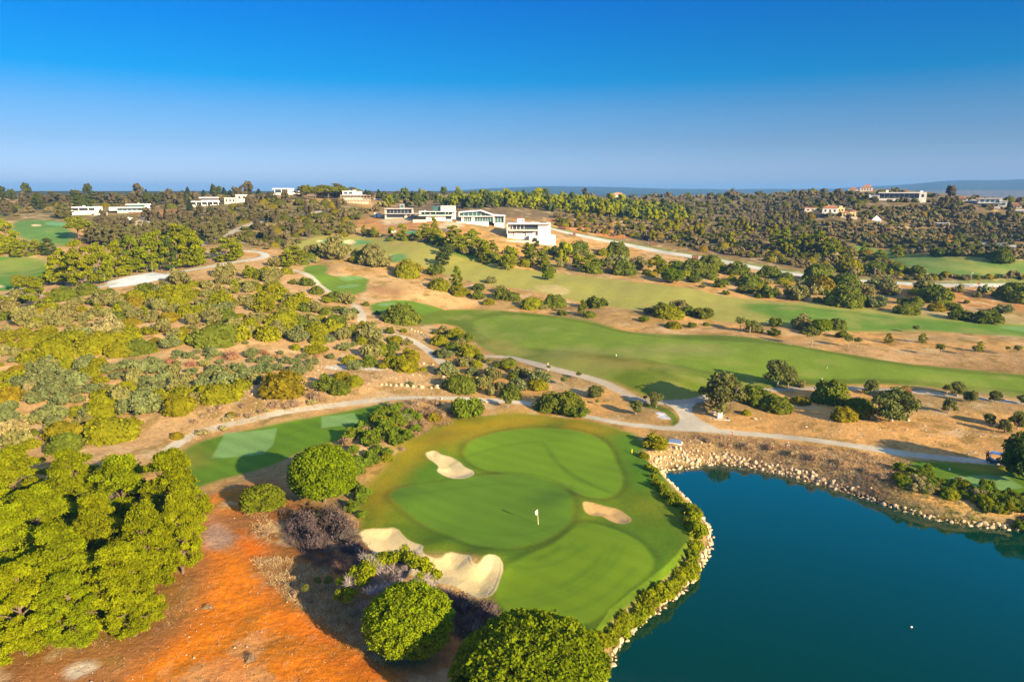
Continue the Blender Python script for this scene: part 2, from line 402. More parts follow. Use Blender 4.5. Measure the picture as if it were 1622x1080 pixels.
# mown arcs and tyre marks on the aprons
for ln in ([(862,704),(872,722),(890,742),(925,762),(965,781)], [(895,748),(915,760),(950,776),(980,786)], [(905,770),(906,790),(912,800)],
           [(830,955),(880,945),(925,925),(960,898),(975,868)], [(835,962),(885,952),(935,930),(972,900),(988,872)], [(850,935),(900,925),(940,900),(958,880)],
           [(795,872),(815,890),(845,886),(870,885),(885,870)], [(850,890),(870,878),(905,870)], [(905,865),(920,880),(930,872)], [(900,840),(925,838),(940,830)], [(800,950),(850,945),(905,925),(945,900)], [(835,975),(900,972),(960,945),(1005,905)], [(815,900),(860,900),(900,890),(925,870)], [(870,712),(882,732),(905,752),(940,770)],
           [(640,800),(690,825),(760,845),(830,850),(885,835)], [(660,785),(720,772),(790,765),(850,768)], [(1040,800),(1065,830),(1060,870),(1040,900)], [(700,740),(760,715),(820,700),(880,700)]):
    strip(ln, .7, alb(88, 122, 34), .5)

def prep():
    for i, (poly, c, soft, cls) in enumerate(AREAS):
        q = cast([p[0] for p in poly], [min(p[1], 1290) for p in poly])
        AREAS[i] = (q, c, soft, cls)
    for i, (ln, w, c, soft, cls) in enumerate(STRIPS):
        ln = densify(ln, 6, False)
        STRIPS[i] = (cast([p[0] for p in ln], [p[1] for p in ln]), w, c, soft, cls)
prep()

# mounds: pixel, radius (m), height (m)
MOUNDS = [(x, y, r, h) for x, y, r, h in (
 (940,690,9,.7),(640,800,5,.6),(760,893,3,.9),(700,870,3,.7),(900,800,4,.6),(1020,760,7,.5),(720,700,5,.7),(960,870,9,.6),
 (1000,590,14,1.2),(900,575,10,1.0),(1080,610,9,1.4),(850,540,16,.8),(1200,560,18,1.0),(1400,590,16,.8),
 (560,432,12,1.6),(640,460,16,2.0),(700,478,10,1.0),(500,440,8,1.0),(900,455,14,1.4),(1050,465,18,1.2),(800,440,16,1.2),(680,402,18,1.6),(1250,495,18,1.2),
 (1060,505,10,1.0),(960,500,10,.8),(450,640,8,.8),(300,660,8,.7),(560,610,9,1),(430,600,9,1.2),(200,600,10,1.2),(100,560,12,1.4),(350,520,12,1.4),(60,640,9,1.2),(1480,470,14,1.6),
 (640,655,6,1.2),(590,700,5,.9),(1330,670,9,.6),(1450,690,10,.6))]
MP = cast([m[0] for m in MOUNDS], [m[1] for m in MOUNDS])

# ------------------------------------------------------------------ the ground sheet: one polar grid about the survey station
azs = np.concatenate([np.linspace(-64, -40, 60)[:-1], np.linspace(-40, 40, 1130), np.linspace(40, 64, 60)[1:]])
rr = [16.0]
while rr[-1] < 11000:
    r = rr[-1]
    k = .014 if r < 50 else (.0034 if r < 130 else (.0038 if r < 620 else (.012 if r < 1400 else .05)))
    rr.append(r * (1 + k))
rr = np.array(rr)
AZ = np.radians(azs)
GX = rr[:, None] * np.sin(AZ)[None]
GY = rr[:, None] * np.cos(AZ)[None]
NR, NC = GX.shape
# smooth terrain is evaluated on a coarse grid and interpolated
ci = np.unique(np.concatenate([np.arange(0, NR, 4), [NR - 1]])); cj = np.unique(np.concatenate([np.arange(0, NC, 6), [NC - 1]]))
ZC = base_h(GX[np.ix_(ci, cj)], GY[np.ix_(ci, cj)])
tmp = np.stack([np.interp(np.arange(NR), ci, ZC[:, j]) for j in range(len(cj))], 1)
GZ = np.stack([np.interp(np.arange(NC), cj, tmp[i]) for i in range(NR)], 0)

X = GX.ravel(); Y = GY.ravel(); Z = GZ.ravel().copy()
RAD = np.hypot(X, Y)
near = 1 - smooth(700, 1600, RAD)
n_big = fbm(X / 34, Y / 34, 4, 1); n_mid = fbm(X / 9, Y / 9, 4, 2); n_fin = fbm(X / 2.2, Y / 2.2, 3, 3); n_w = fbm(X / 80, Y / 80, 3, 4)
ALB = np.empty((len(X), 3))
t = smooth(.38, .62, n_big * .5 + n_mid * .5)[:, None]
ALB[:] = C_DRY * (1 - t) + alb(190, 146, 90) * t
far_c = np.array([.030, .050, .036])
ff = smooth(640, 900, RAD)[:, None]
ALB[:] = ALB * (1 - ff) + far_c * ff
CLS = np.zeros(len(X), np.int8)
CN = ['ground', 'fairway', 'green', 'tee', 'bunker', 'path', 'road', 'rough']
smoothmask = np.zeros(len(X))
bunk = np.full(len(X), -9.0)
warp = (n_fin - .5) * 1.0
for poly, c, soft, cls in AREAS:
    f, m = field(X, Y, poly, True, soft + 2)
    wv = (n_mid - .5) * 1.1 * soft if soft > 1 else (n_fin - .5) * soft * .6
    a = smooth(-soft, soft, f + wv)
    if cls is None and soft >= 3:
        a = a * smooth(.25, .5, n_mid * .6 + n_big * .4 + .12)
    if cls == 'green' and soft < .5:
        ring = np.exp(-((f + .7) / .55) ** 2) * (f < .2)
        ALB *= (1 - .22 * ring)[:, None]
    ALB += (c - ALB) * a[:, None]
    if cls:
        CLS[f > 0] = CN.index(cls)
        smoothmask = np.maximum(smoothmask, smooth(-2.5, 1, f))
    if cls == 'bunker':
        bunk = np.maximum(bunk, f)
for ln, w, c, soft, cls in STRIPS:
    f, m = field(X, Y, ln, False, w + soft + 2)
    f = w / 2 - f
    a = smooth(-soft, soft, f + (n_fin - .5) * soft)
    if not cls and w < 1:
        a = a * .36
    ALB += (c - ALB) * a[:, None]
    if cls:
        CLS[f > 0] = CN.index(cls)
        smoothmask = np.maximum(smoothmask, smooth(-1.5, .3, f))
# grass in patches, dry tufts on bare land, all as surface colour of the plants themselves
grassy = np.isin(CLS, (1, 2, 3, 7))
var = np.where(CLS == 2, .10, np.where(grassy, .22, .34))
ALB *= (1 + var * ((n_mid - .5) * 1.5 + (n_fin - .5) * 1.0))[:, None]
pt = (smooth(.50, .70, n_mid * .6 + n_big * .4) * (CLS == 1) * .6)[:, None]
ALB += (alb(176, 160, 78) - ALB) * pt
orange_f, _ = field(X, Y, cast([330,420,470,620,690,640,100,160,300], [840,880,920,1040,1290,1290,1290,1110,960]), True, 6)
bare = (CLS == 0) & (bunk < 0)
tuft = (smooth(.56, .72, fbm(X / 3.4, Y / 3.4, 3, 21)) * bare * (.55 * near) * (1 - .5 * smooth(-3, 3, orange_f)))[:, None]
ALB += (alb(150, 116, 58) - ALB) * tuft
pale = (smooth(.60, .74, fbm(X / 5.1, Y / 5.1, 4, 33)) * bare * .5 * near * (1 - .45 * smooth(-3, 3, orange_f)))[:, None]
ALB += (alb(240, 198, 148) - ALB) * pale
# faint mowing bands
band = np.sin((X * .55 + Y * .83) * (2 * math.pi / 3.4))
ALB *= (1 + np.where(CLS == 2, .035, np.where(CLS == 3, .05, 0)) * np.clip(band * 3, -1, 1))[:, None]
band = np.sin((X * .95 - Y * .30) * (2 * math.pi / 9.0))
ALB *= (1 + np.where(CLS == 1, .03, np.where(CLS == 7, .03, 0)) * np.clip(band * 2, -1, 1) * near)[:, None]
# a dun wash over the scrubby hills far off
# relief
for (a, b, r, h), p in zip(MOUNDS, MP):
    d2 = (X - p[0]) ** 2 + (Y - p[1]) ** 2
    Z += h * np.exp(-d2 / (r * r))
Z += near * (1 - smoothmask) * ((n_big - .5) * 1.6 * smooth(60, 200, RAD) + (n_mid - .5) * .55 + (n_fin - .5) * .14)
Z += near * smoothmask * (n_big - .5) * .5
# rain gullies in the orange earth
of, _ = field(X, Y, cast([330,420,470,620,690,640,100,160,300], [850,900,950,1060,1290,1290,1290,1110,960]), True, 6)
gx_ = X + Y * .35; gy_ = Y - X * .35
gully = 1 - np.abs(2 * fbm(gx_ / 6.5 + 0.25 * n_fin, gy_ / 1.7, 4, 41) - 1)
Z -= smooth(-3, 5, of) * smooth(.86, .99, gully) * .035
Z += smooth(-3, 5, of) * (n_mid - .5) * .25
Z = np.where(bunk > -1.2, Z + .05 * np.exp(-(bunk / .8) ** 2) * (bunk < 0.3) - smooth(-.1, 2.4, bunk) * .42, Z)
lake, _ = field(X, Y, LAKE, True, 14)
bed = WATER_Z - np.minimum(2.5, lake * .55)
CORNER = plane_cast([(1049, 748)], WATER_Z)[0]
far_bank = smooth(CORNER[1] - 4, CORNER[1] + 2, Y + (X - CORNER[0]) * .22)
bank = np.where(lake > -12, WATER_Z + (-lake) * (1.05 - .45 * far_bank) + (n_fin - .5) * .3, 1e6)
Z = np.where(lake > 0, bed, np.minimum(Z, np.maximum(bank, WATER_Z)))
rim = (smooth(-1.7 - 3.6 * far_bank, -1.1 - 2.6 * far_bank, lake) * (lake < 3))[:, None] * np.isin(CLS, (0, 7))[:, None]
ALB += (alb(190, 150, 100) * (1 + .5 * (n_fin - .5))[:, None] - ALB) * rim
ALB += (alb(96, 74, 40) - ALB) * (smooth(-1.0, .1, lake) * (lake > -2))[:, None]
ALB = np.clip(ALB, .004, .8)
GZ = Z.reshape(NR, NC)
LAKE_SD = lake.reshape(NR, NC)
CLSG = CLS.reshape(NR, NC)

def ground_z(x, y):
    x = np.asarray(x, float); y = np.asarray(y, float)
    r = np.hypot(x, y); a = np.degrees(np.arctan2(x, y))
    fi = np.clip(np.interp(r, rr, np.arange(NR)), 0, NR - 1.001); fj = np.clip(np.interp(a, azs, np.arange(NC)), 0, NC - 1.001)
    i = fi.astype(int); j = fj.astype(int); u = fi - i; v = fj - j
    return (GZ[i, j] * (1 - u) + GZ[i + 1, j] * u) * (1 - v) + (GZ[i, j + 1] * (1 - u) + GZ[i + 1, j + 1] * u) * v

def at(px, py):
    """pixel -> ground point and metres per photo pixel there"""
    p = cast(px, py)[0]
    while math.hypot(p[0], p[1]) > 930:      # never beyond the near ridges
        py += .5; p = cast(px, py)[0]
    z = float(ground_z(p[0], p[1]))
    dep = p[1] * CP - (z - CAM_Z) * SP
    return Vector((p[0], p[1], z)), dep / FPX

# ------------------------------------------------------------------ materials
def new_mat(name):
    m = bpy.data.materials.new(name)
    m.use_nodes = True
    m.node_tree.nodes.clear()
    return m, m.node_tree.nodes, m.node_tree.links

def ground_mat(name, scale, amp, bump, rough):
    m, N, L = new_mat(name)
    o = N.new('ShaderNodeOutputMaterial'); b = N.new('ShaderNodeBsdfPrincipled')
    at_ = N.new('ShaderNodeAttribute'); at_.attribute_name = 'cover'
    g = N.new('ShaderNodeNewGeometry')
    n1 = N.new('ShaderNodeTexNoise'); n1.inputs['Scale'].default_value = scale; n1.inputs['Detail'].default_value = 8; n1.inputs['Roughness'].default_value = .7
    mr = N.new('ShaderNodeMapRange'); mr.inputs[1].default_value = .25; mr.inputs[2].default_value = .75; mr.inputs[3].default_value = 1 - amp; mr.inputs[4].default_value = 1 + amp
    mx = N.new('ShaderNodeVectorMath'); mx.operation = 'SCALE'
    n2 = N.new('ShaderNodeTexNoise'); n2.inputs['Scale'].default_value = scale * 4.5; n2.inputs['Detail'].default_value = 4; n2.inputs['Roughness'].default_value = .7
    m2 = N.new('ShaderNodeMapRange'); m2.inputs[1].default_value = .3; m2.inputs[2].default_value = .7; m2.inputs[3].default_value = 1 - amp * .8; m2.inputs[4].default_value = 1 + amp * .8
    mm = N.new('ShaderNodeMath'); mm.operation = 'MULTIPLY'
    L.new(g.outputs['Position'], n1.inputs['Vector']); L.new(n1.outputs[0], mr.inputs[0])
    L.new(g.outputs['Position'], n2.inputs['Vector']); L.new(n2.outputs[0], m2.inputs[0])
    L.new(mr.outputs[0], mm.inputs[0]); L.new(m2.outputs[0], mm.inputs[1])
    L.new(at_.outputs['Color'], mx.inputs[0]); L.new(mm.outputs[0], mx.inputs['Scale'])
    L.new(mx.outputs[0], b.inputs['Base Color'])
    bp = N.new('ShaderNodeBump'); bp.inputs['Strength'].default_value = 1.0; bp.inputs['Distance'].default_value = bump
    L.new(n1.outputs[0], bp.inputs['Height']); L.new(bp.outputs[0], b.inputs['Normal'])
    b.inputs['Roughness'].default_value = rough
    b.inputs['Specular IOR Level'].default_value = .12
    L.new(b.outputs[0], o.inputs[0])
    return m
MG = {'rough': ground_mat('rough_turf', 2.6, .25, .08, .9), 'ground': ground_mat('earth', 1.6, .36, .20, .95), 'fairway': ground_mat('fairway_turf', 2.2, .22, .05, .9),
      'green': ground_mat('putting_turf', 3.0, .09, .015, .85), 'tee': ground_mat('tee_turf', 2.6, .15, .03, .9),
      'bunker': ground_mat('bunker_sand', 2.4, .10, .07, .95), 'path': ground_mat('path_concrete', 1.8, .14, .02, .9),
      'road': ground_mat('road_concrete', .9, .14, .02, .9)}

# normals of the whole sheet so that its pieces meet without a seam
def grid_normals():
    dzr = np.gradient(GZ, rr, axis=0)
    dza = np.gradient(GZ, AZ, axis=1) / rr[:, None]
    sx = np.sin(AZ)[None]; cx = np.cos(AZ)[None]
    gx = dzr * sx + dza * cx; gy = dzr * cx - dza * sx
    n = np.stack([-gx, -gy, np.ones_like(gx)], -1)
    return (n / np.linalg.norm(n, axis=-1, keepdims=True)).reshape(-1, 3)
NRM = grid_normals()
fi, fj = np.meshgrid(np.arange(NR - 1), np.arange(NC - 1), indexing='ij')
Q = np.stack([fi * NC + fj, (fi + 1) * NC + fj, (fi + 1) * NC + fj + 1, fi * NC + fj + 1], -1).reshape(-1, 4)[:, ::-1]
_rank = np.array([0, 2, 4, 3, 7, 6, 5, 1]); _back = np.argsort(_rank)
QC = _back[_rank[CLS[Q]].max(1)]
V = np.stack([X, Y, Z], -1)

def mesh_from(name, verts, faces, smooth_=True):
    """faces: (n,k) int array"""
    me = bpy.data.meshes.new(name)
    n, k = faces.shape
    me.vertices.add(len(verts)); me.vertices.foreach_set('co', np.ascontiguousarray(verts, np.float32).ravel())
    me.loops.add(n * k); me.loops.foreach_set('vertex_index', np.ascontiguousarray(faces, np.int32).ravel())
    me.polygons.add(n); me.polygons.foreach_set('loop_start', np.arange(0, n * k, k, dtype=np.int32))
    me.polygons.foreach_set('use_smooth', np.full(n, bool(smooth_)))
    me.update(calc_edges=True)
    return me

def sheet(name, mask, mat):
    q = Q[mask]
    if not len(q):
        return
    u, inv = np.unique(q, return_inverse=True)
    me = mesh_from(name, V[u], inv.reshape(q.shape))
    a = me.color_attributes.new('cover', 'FLOAT_COLOR', 'POINT')
    c = np.ones((len(u), 4), np.float32); c[:, :3] = ALB[u]
    a.data.foreach_set('color', c.ravel())
    me.normals_split_custom_set_from_vertices(NRM[u].astype(np.float32))
    me.materials.append(mat)
    o = bpy.data.objects.new(name, me); COL.objects.link(o)
    o['kind'] = 'structure'
    return o
for k, nm in enumerate(CN):
    if nm != 'bunker':
        sheet({'fairway': 'fairway_lawn', 'green': 'putting_green_lawn', 'tee': 'tee_lawn', 'path': 'path', 'road': 'road', 'ground': 'ground', 'rough': 'rough_lawn'}[nm], QC == k, MG[nm])
# bunkers, one piece of sand each
qc_xy = V[Q].mean(1)
left = QC == 4
for poly, c, soft, cls in AREAS:
    if cls == 'bunker':
        f, m = field(qc_xy[:, 0], qc_xy[:, 1], poly, True, 3)
        mk = left & (f > -2)
        sheet('sand_bunker_land', mk, MG['bunker'])
        left &= ~mk
        
# lake surface
def water_mat():
    m, N, L = new_mat('lake_water')
    o = N.new('ShaderNodeOutputMaterial'); b = N.new('ShaderNodeBsdfPrincipled')
    b.inputs['Base Color'].default_value = (0.0004, 0.029, 0.017, 1)
    b.inputs['Roughness'].default_value = .04
    b.inputs['IOR'].default_value = 1.6
    g = N.new('ShaderNodeNewGeometry')
    n1 = N.new('ShaderNodeTexNoise'); n1.inputs['Scale'].default_value = .8; n1.inputs['Detail'].default_value = 3
    bp = N.new('ShaderNodeBump'); bp.inputs['Strength'].default_value = .5; bp.inputs['Distance'].default_value = .02
    L.new(g.outputs['Position'], n1.inputs['Vector']); L.new(n1.outputs[0], bp.inputs['Height']); L.new(bp.outputs[0], b.inputs['Normal'])
    L.new(b.outputs[0], o.inputs[0])
    return m
lx0, ly0 = LAKE.min(0) - 4; lx1, ly1 = LAKE.max(0) + 4
def lake_sheet():
    # the outline itself, pushed slightly into the bank
    cen = LAKE.mean(0)
    import mathutils
    P = [Vector((p[0], p[1], 0)) for p in LAKE]
    n = len(P); o = []
    area2 = sum(P[i].x * P[(i + 1) % n].y - P[(i + 1) % n].x * P[i].y for i in range(n))
    for i in range(n):
        a, b = P[i - 1], P[(i + 1) % n]
        t = (b - a).normalized(); nn = Vector((t.y, -t.x, 0)) * (1 if area2 > 0 else -1)
        o.append(P[i] + nn * .8)
    tri = mathutils.geometry.tessellate_polygon([o])
    v = np.array([(p.x, p.y, WATER_Z) for p in o]); f = np.array(tri)
    if True:
        nz = np.cross(v[f[:, 1]] - v[f[:, 0]], v[f[:, 2]] - v[f[:, 0]])[:, 2]
        f[nz < 0] = f[nz < 0][:, ::-1]
    me = mesh_from('lake_water', v, f, False)
    me.materials.append(water_mat())
    ob = bpy.data.objects.new('lake_water', me); COL.objects.link(ob); ob['kind'] = 'structure'
lake_sheet()
# ------------------------------------------------------------------ plant building blocks
import bmesh
def ico(sub):
    bm = bmesh.new(); bmesh.ops.create_icosphere(bm, subdivisions=sub, radius=1.0)
    bm.verts.ensure_lookup_table()
    v = np.array([q.co[:] for q in bm.verts]); f = np.array([[l.index for l in q.verts] for q in bm.faces])
    bm.free(); return v, f
ICO = {k: ico(k) for k in (1, 2, 3)}

class MB:
    """collects polygons, a tone per vertex and optional colour, and links them as one mesh"""
    def __init__(s):
        s.v = []; s.t = []; s.c = []; s.f = {}; s.n = 0
    def add(s, v, f, tone=.5, col=None):
        v = np.asarray(v, float); f = np.asarray(f)
        s.v.append(v); s.t.append(np.broadcast_to(np.asarray(tone, float), (len(v),)))
        if col is not None:
            s.c.append(np.broadcast_to(np.asarray(col, float), (len(v), 3)))
        s.f.setdefault(f.shape[1], []).append(f + s.n); s.n += len(v)
    def mesh(s, name, mat, smooth_=False):
        me = bpy.data.meshes.new(name)
        v = np.concatenate(s.v)
        me.vertices.add(len(v)); me.vertices.foreach_set('co', v.astype(np.float32).ravel())
        loops = []; starts = []; pos = 0
        for k, fs in s.f.items():
            f = np.concatenate(fs); loops.append(f.ravel()); starts.append(np.arange(len(f)) * k + pos); pos += f.size
        loops = np.concatenate(loops).astype(np.int32); starts = np.concatenate(starts).astype(np.int32)
        me.loops.add(len(loops)); me.loops.foreach_set('vertex_index', loops)
        me.polygons.add(len(starts)); me.polygons.foreach_set('loop_start', starts)
        me.polygons.foreach_set('use_smooth', np.full(len(starts), smooth_))
        me.update(calc_edges=True)
        a = me.attributes.new('tone', 'FLOAT', 'POINT'); a.data.foreach_set('value', np.concatenate(s.t).astype(np.float32))
        if s.c:
            c = np.ones((len(v), 4), np.float32); c[:, :3] = np.concatenate(s.c)
            a = me.color_attributes.new('tint', 'FLOAT_COLOR', 'POINT'); a.data.foreach_set('color', c.ravel())
        me.materials.append(mat)
        return me

def lump(mb, cen, rad, rng, sub=1, rough=.18, tone=.5, col=None, half=False):
    v, f = ICO[sub]
    d = 1 + rough * (rng.random(len(v)) - .5) * 2
    w = v * d[:, None] * np.asarray(rad) + np.asarray(cen)
    if half:
        w[:, 2] = np.maximum(w[:, 2], -0.12)
    mb.add(w, f, tone, col)

def leaves(mb, cen, rad, n, size, rng, tone=.5, jit=.55, low=-.5, aspect=.7, spread=(.86, 1.14), col=None, lift=0.0):
    d = rng.normal(size=(int(n * 1.6) + 4, 3)); d /= np.linalg.norm(d, axis=1, keepdims=True)
    d = d[d[:, 2] > low][:n]; n = len(d)
    p = np.asarray(cen) + d * np.asarray(rad) * rng.uniform(*spread, n)[:, None]
    q = rng.normal(size=(n, 3)); q /= np.linalg.norm(q, axis=1, keepdims=True)
    nn = d * (1 - jit) + q * jit; nn[:, 2] += lift
    nn /= np.linalg.norm(nn, axis=1, keepdims=True)
    q = rng.normal(size=(n, 3))
    t = np.cross(nn, q); t /= np.linalg.norm(t, axis=1, keepdims=True)
    b = np.cross(nn, t)
    s = size * rng.uniform(.6, 1.25, n)[:, None]
    V4 = np.stack([p - t * s, p - b * s * aspect, p + t * s, p + b * s * aspect], 1).reshape(-1, 3)
    tn = np.repeat(np.clip(tone + rng.normal(0, .13, n), 0, 1), 4)
    mb.add(V4, np.arange(4 * n).reshape(n, 4), tn, col)

def tube(mb, pts_, radii, sides=6, tone=.5, col=None):
    P = [Vector(p) for p in pts_]; V_ = []; n = len(P)
    for i, p in enumerate(P):
        d = (P[min(i + 1, n - 1)] - P[max(i - 1, 0)]).normalized()
        u = d.orthogonal().normalized(); w = d.cross(u)
        for k in range(sides):
            a = 2 * math.pi * k / sides
            V_.append(p + (u * math.cos(a) + w * math.sin(a)) * radii[i])
    F = [(i * sides + k, i * sides + (k + 1) % sides, (i + 1) * sides + (k + 1) % sides, (i + 1) * sides + k) for i in range(n - 1) for k in range(sides)]
    mb.add(np.array([v[:] for v in V_]), np.array(F), tone, col)

def twigs(mb, cen, n, length, rng, w=.03, tone=.5, up=.5, col=None, reach=.25):
    d = rng.normal(size=(n, 3)); d[:, 2] = np.abs(d[:, 2]) * up + .15; d /= np.linalg.norm(d, axis=1, keepdims=True)
    a = np.asarray(cen) + rng.normal(size=(n, 3)) * np.asarray(length) * reach * np.array([1, 1, .1])
    L = np.asarray(length) * rng.uniform(.5, 1.1, n)[:, None]
    b = a + d * L
    s = np.cross(d, rng.normal(size=(n, 3))); s /= np.linalg.norm(s, axis=1, keepdims=True)
    v = np.stack([a - s * w, a + s * w, b], 1).reshape(-1, 3)
    mb.add(v, np.arange(3 * n).reshape(n, 3), np.repeat(np.clip(tone + rng.normal(0, .15, n), 0, 1), 3), col)

# ------------------------------------------------------------------ plant materials
def foliage_mat(name, attr=False, trans=.30):
    m, N, L = new_mat(name)
    o = N.new('ShaderNodeOutputMaterial')
    src = N.new('ShaderNodeObjectInfo')
    rnd = src.outputs['Random']
    if attr:
        a = N.new('ShaderNodeAttribute'); a.attribute_name = 'tint'; base = a.outputs['Color']
    else:
        base = src.outputs['Color']
    tn = N.new('ShaderNodeAttribute'); tn.attribute_name = 'tone'
    g = N.new('ShaderNodeNewGeometry')
    nz = N.new('ShaderNodeTexNoise'); nz.inputs['Scale'].default_value = .9; nz.inputs['Detail'].default_value = 3
    L.new(g.outputs['Position'], nz.inputs['Vector'])
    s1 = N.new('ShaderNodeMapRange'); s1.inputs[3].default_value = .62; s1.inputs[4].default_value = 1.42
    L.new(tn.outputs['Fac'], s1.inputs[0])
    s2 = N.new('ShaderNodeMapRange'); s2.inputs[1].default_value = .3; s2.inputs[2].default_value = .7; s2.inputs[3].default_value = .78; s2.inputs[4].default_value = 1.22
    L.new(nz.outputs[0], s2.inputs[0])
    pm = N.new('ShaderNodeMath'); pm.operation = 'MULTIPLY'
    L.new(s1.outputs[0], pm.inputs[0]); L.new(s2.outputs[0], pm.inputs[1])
    hs = N.new('ShaderNodeHueSaturation')
    h = N.new('ShaderNodeMapRange'); h.inputs[3].default_value = .491; h.inputs[4].default_value = .509
    L.new(rnd, h.inputs[0]); L.new(h.outputs[0], hs.inputs['Hue'])
    L.new(pm.outputs[0], hs.inputs['Value']); L.new(base, hs.inputs['Color'])
    d = N.new('ShaderNodeBsdfDiffuse'); t = N.new('ShaderNodeBsdfTranslucent'); mx = N.new('ShaderNodeMixShader')
    mx.inputs[0].default_value = trans
    L.new(hs.outputs[0], d.inputs[0]); L.new(hs.outputs[0], t.inputs[0])
    L.new(d.outputs[0], mx.inputs[1]); L.new(t.outputs[0], mx.inputs[2]); L.new(mx.outputs[0], o.inputs[0])
    return m
M_LEAF = foliage_mat('foliage')
M_SCRUB = foliage_mat('far_foliage', True)
M_TWIG = foliage_mat('twigs', False, .05)

def simple_mat(name, colour, rough=.7, var=.15, scale=3.0, metal=0.0, spec=.3, bump=0.0):
    m, N, L = new_mat(name)
    o = N.new('ShaderNodeOutputMaterial'); b = N.new('ShaderNodeBsdfPrincipled')
    g = N.new('ShaderNodeNewGeometry'); nz = N.new('ShaderNodeTexNoise'); nz.inputs['Scale'].default_value = scale; nz.inputs['Detail'].default_value = 5
    mr = N.new('ShaderNodeMapRange'); mr.inputs[1].default_value = .3; mr.inputs[2].default_value = .7; mr.inputs[3].default_value = 1 - var; mr.inputs[4].default_value = 1 + var
    vm = N.new('ShaderNodeVectorMath'); vm.operation = 'SCALE'; vm.inputs[0].default_value = colour
    L.new(g.outputs['Position'], nz.inputs['Vector']); L.new(nz.outputs[0], mr.inputs[0]); L.new(mr.outputs[0], vm.inputs['Scale'])
    L.new(vm.outputs[0], b.inputs['Base Color'])
    b.inputs['Roughness'].default_value = rough; b.inputs['Metallic'].default_value = metal; b.inputs['Specular IOR Level'].default_value = spec
    if bump:
        bp = N.new('ShaderNodeBump'); bp.inputs['Distance'].default_value = bump
        L.new(nz.outputs[0], bp.inputs['Height']); L.new(bp.outputs[0], b.inputs['Normal'])
    L.new(b.outputs[0], o.inputs[0])
    return m
M_BARK = simple_mat('bark', (.14, .095, .065), .95, .4, 6, bump=.03)
M_BARKG = simple_mat('grey_bark', (.30, .25, .20), .95, .3, 6, bump=.03)

# ------------------------------------------------------------------ plant kinds, each built once or in a few forms
PROTO = {}          # kind -> list of (crown mesh, trunk mesh or None, model width, model height)
def proto_pine(seed, n, nl, ls, sub, h=10.0, w=8.0, flat=False, lowest=.10, ragged=.5, asp=.7):
    rng = np.random.default_rng(seed)
    mb = MB(); tb = MB()
    lean = rng.normal(0, .35, 2)
    top = np.array([lean[0], lean[1], h * .93])
    tube(tb, [(0, 0, -.8), (lean[0] * .2, lean[1] * .2, h * .3), (lean[0] * .6, lean[1] * .6, h * .62), tuple(top)], [.26, .21, .14, .04], 7)
    for i in range(n):
        t = lowest + (1 - lowest) * rng.random() ** 1.1
        if flat:
            t = .62 + .36 * rng.random()
            R = w / 2 * math.sqrt(max(0.02, 1 - ((t - .62) / .42) ** 2))
        else:
            R = w / 2 * (max(.1, (1.04 - t) / .58) ** .75 if t > .46 else .72 + .6 * t)
        a = rng.random() * 6.283; r = R * (rng.uniform(.25, 1) ** .5) * .86
        r *= 1 + ragged * .30 * math.sin(a * 3 + seed + t * 9) ; r = min(r, w * .56)
        c = np.array([lean[0] * t + r * math.cos(a), lean[1] * t + r * math.sin(a), h * t * .95])
        s = (rng.uniform(.62, 1.15) if n < 100 else rng.uniform(.45, 1.0)) * w / 8 * (1.2 if flat else 1)
        rad = np.array([s, s, s * .62])
        tone = rng.uniform(.18, .78)
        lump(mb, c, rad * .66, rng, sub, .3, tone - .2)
        leaves(mb, c, rad, nl, ls, rng, tone, .7, -.6, aspect=asp, spread=(.62, 1.16), lift=.15)
        # needle puffs that break the outline
        for k in range(3):
            dd = rng.normal(size=3); dd /= np.linalg.norm(dd); dd[2] = abs(dd[2]) * .7
            leaves(mb, c + dd * rad * .95, rad * rng.uniform(.3, .55), nl // 4, ls, rng, min(.95, tone + .1), .8, -.8, aspect=asp, spread=(.3, 1.2))
        if i % 3 == 0:
            z0 = h * max(.22, t * .72)
            tube(tb, [(lean[0] * .5, lean[1] * .5, z0), tuple(c * np.array([.6, .6, 1]) + np.array([0, 0, -.5])), tuple(c)], [.09, .06, .02], 5)
    return mb.mesh('crown', M_LEAF), tb.mesh('trunk', M_BARK), w, h

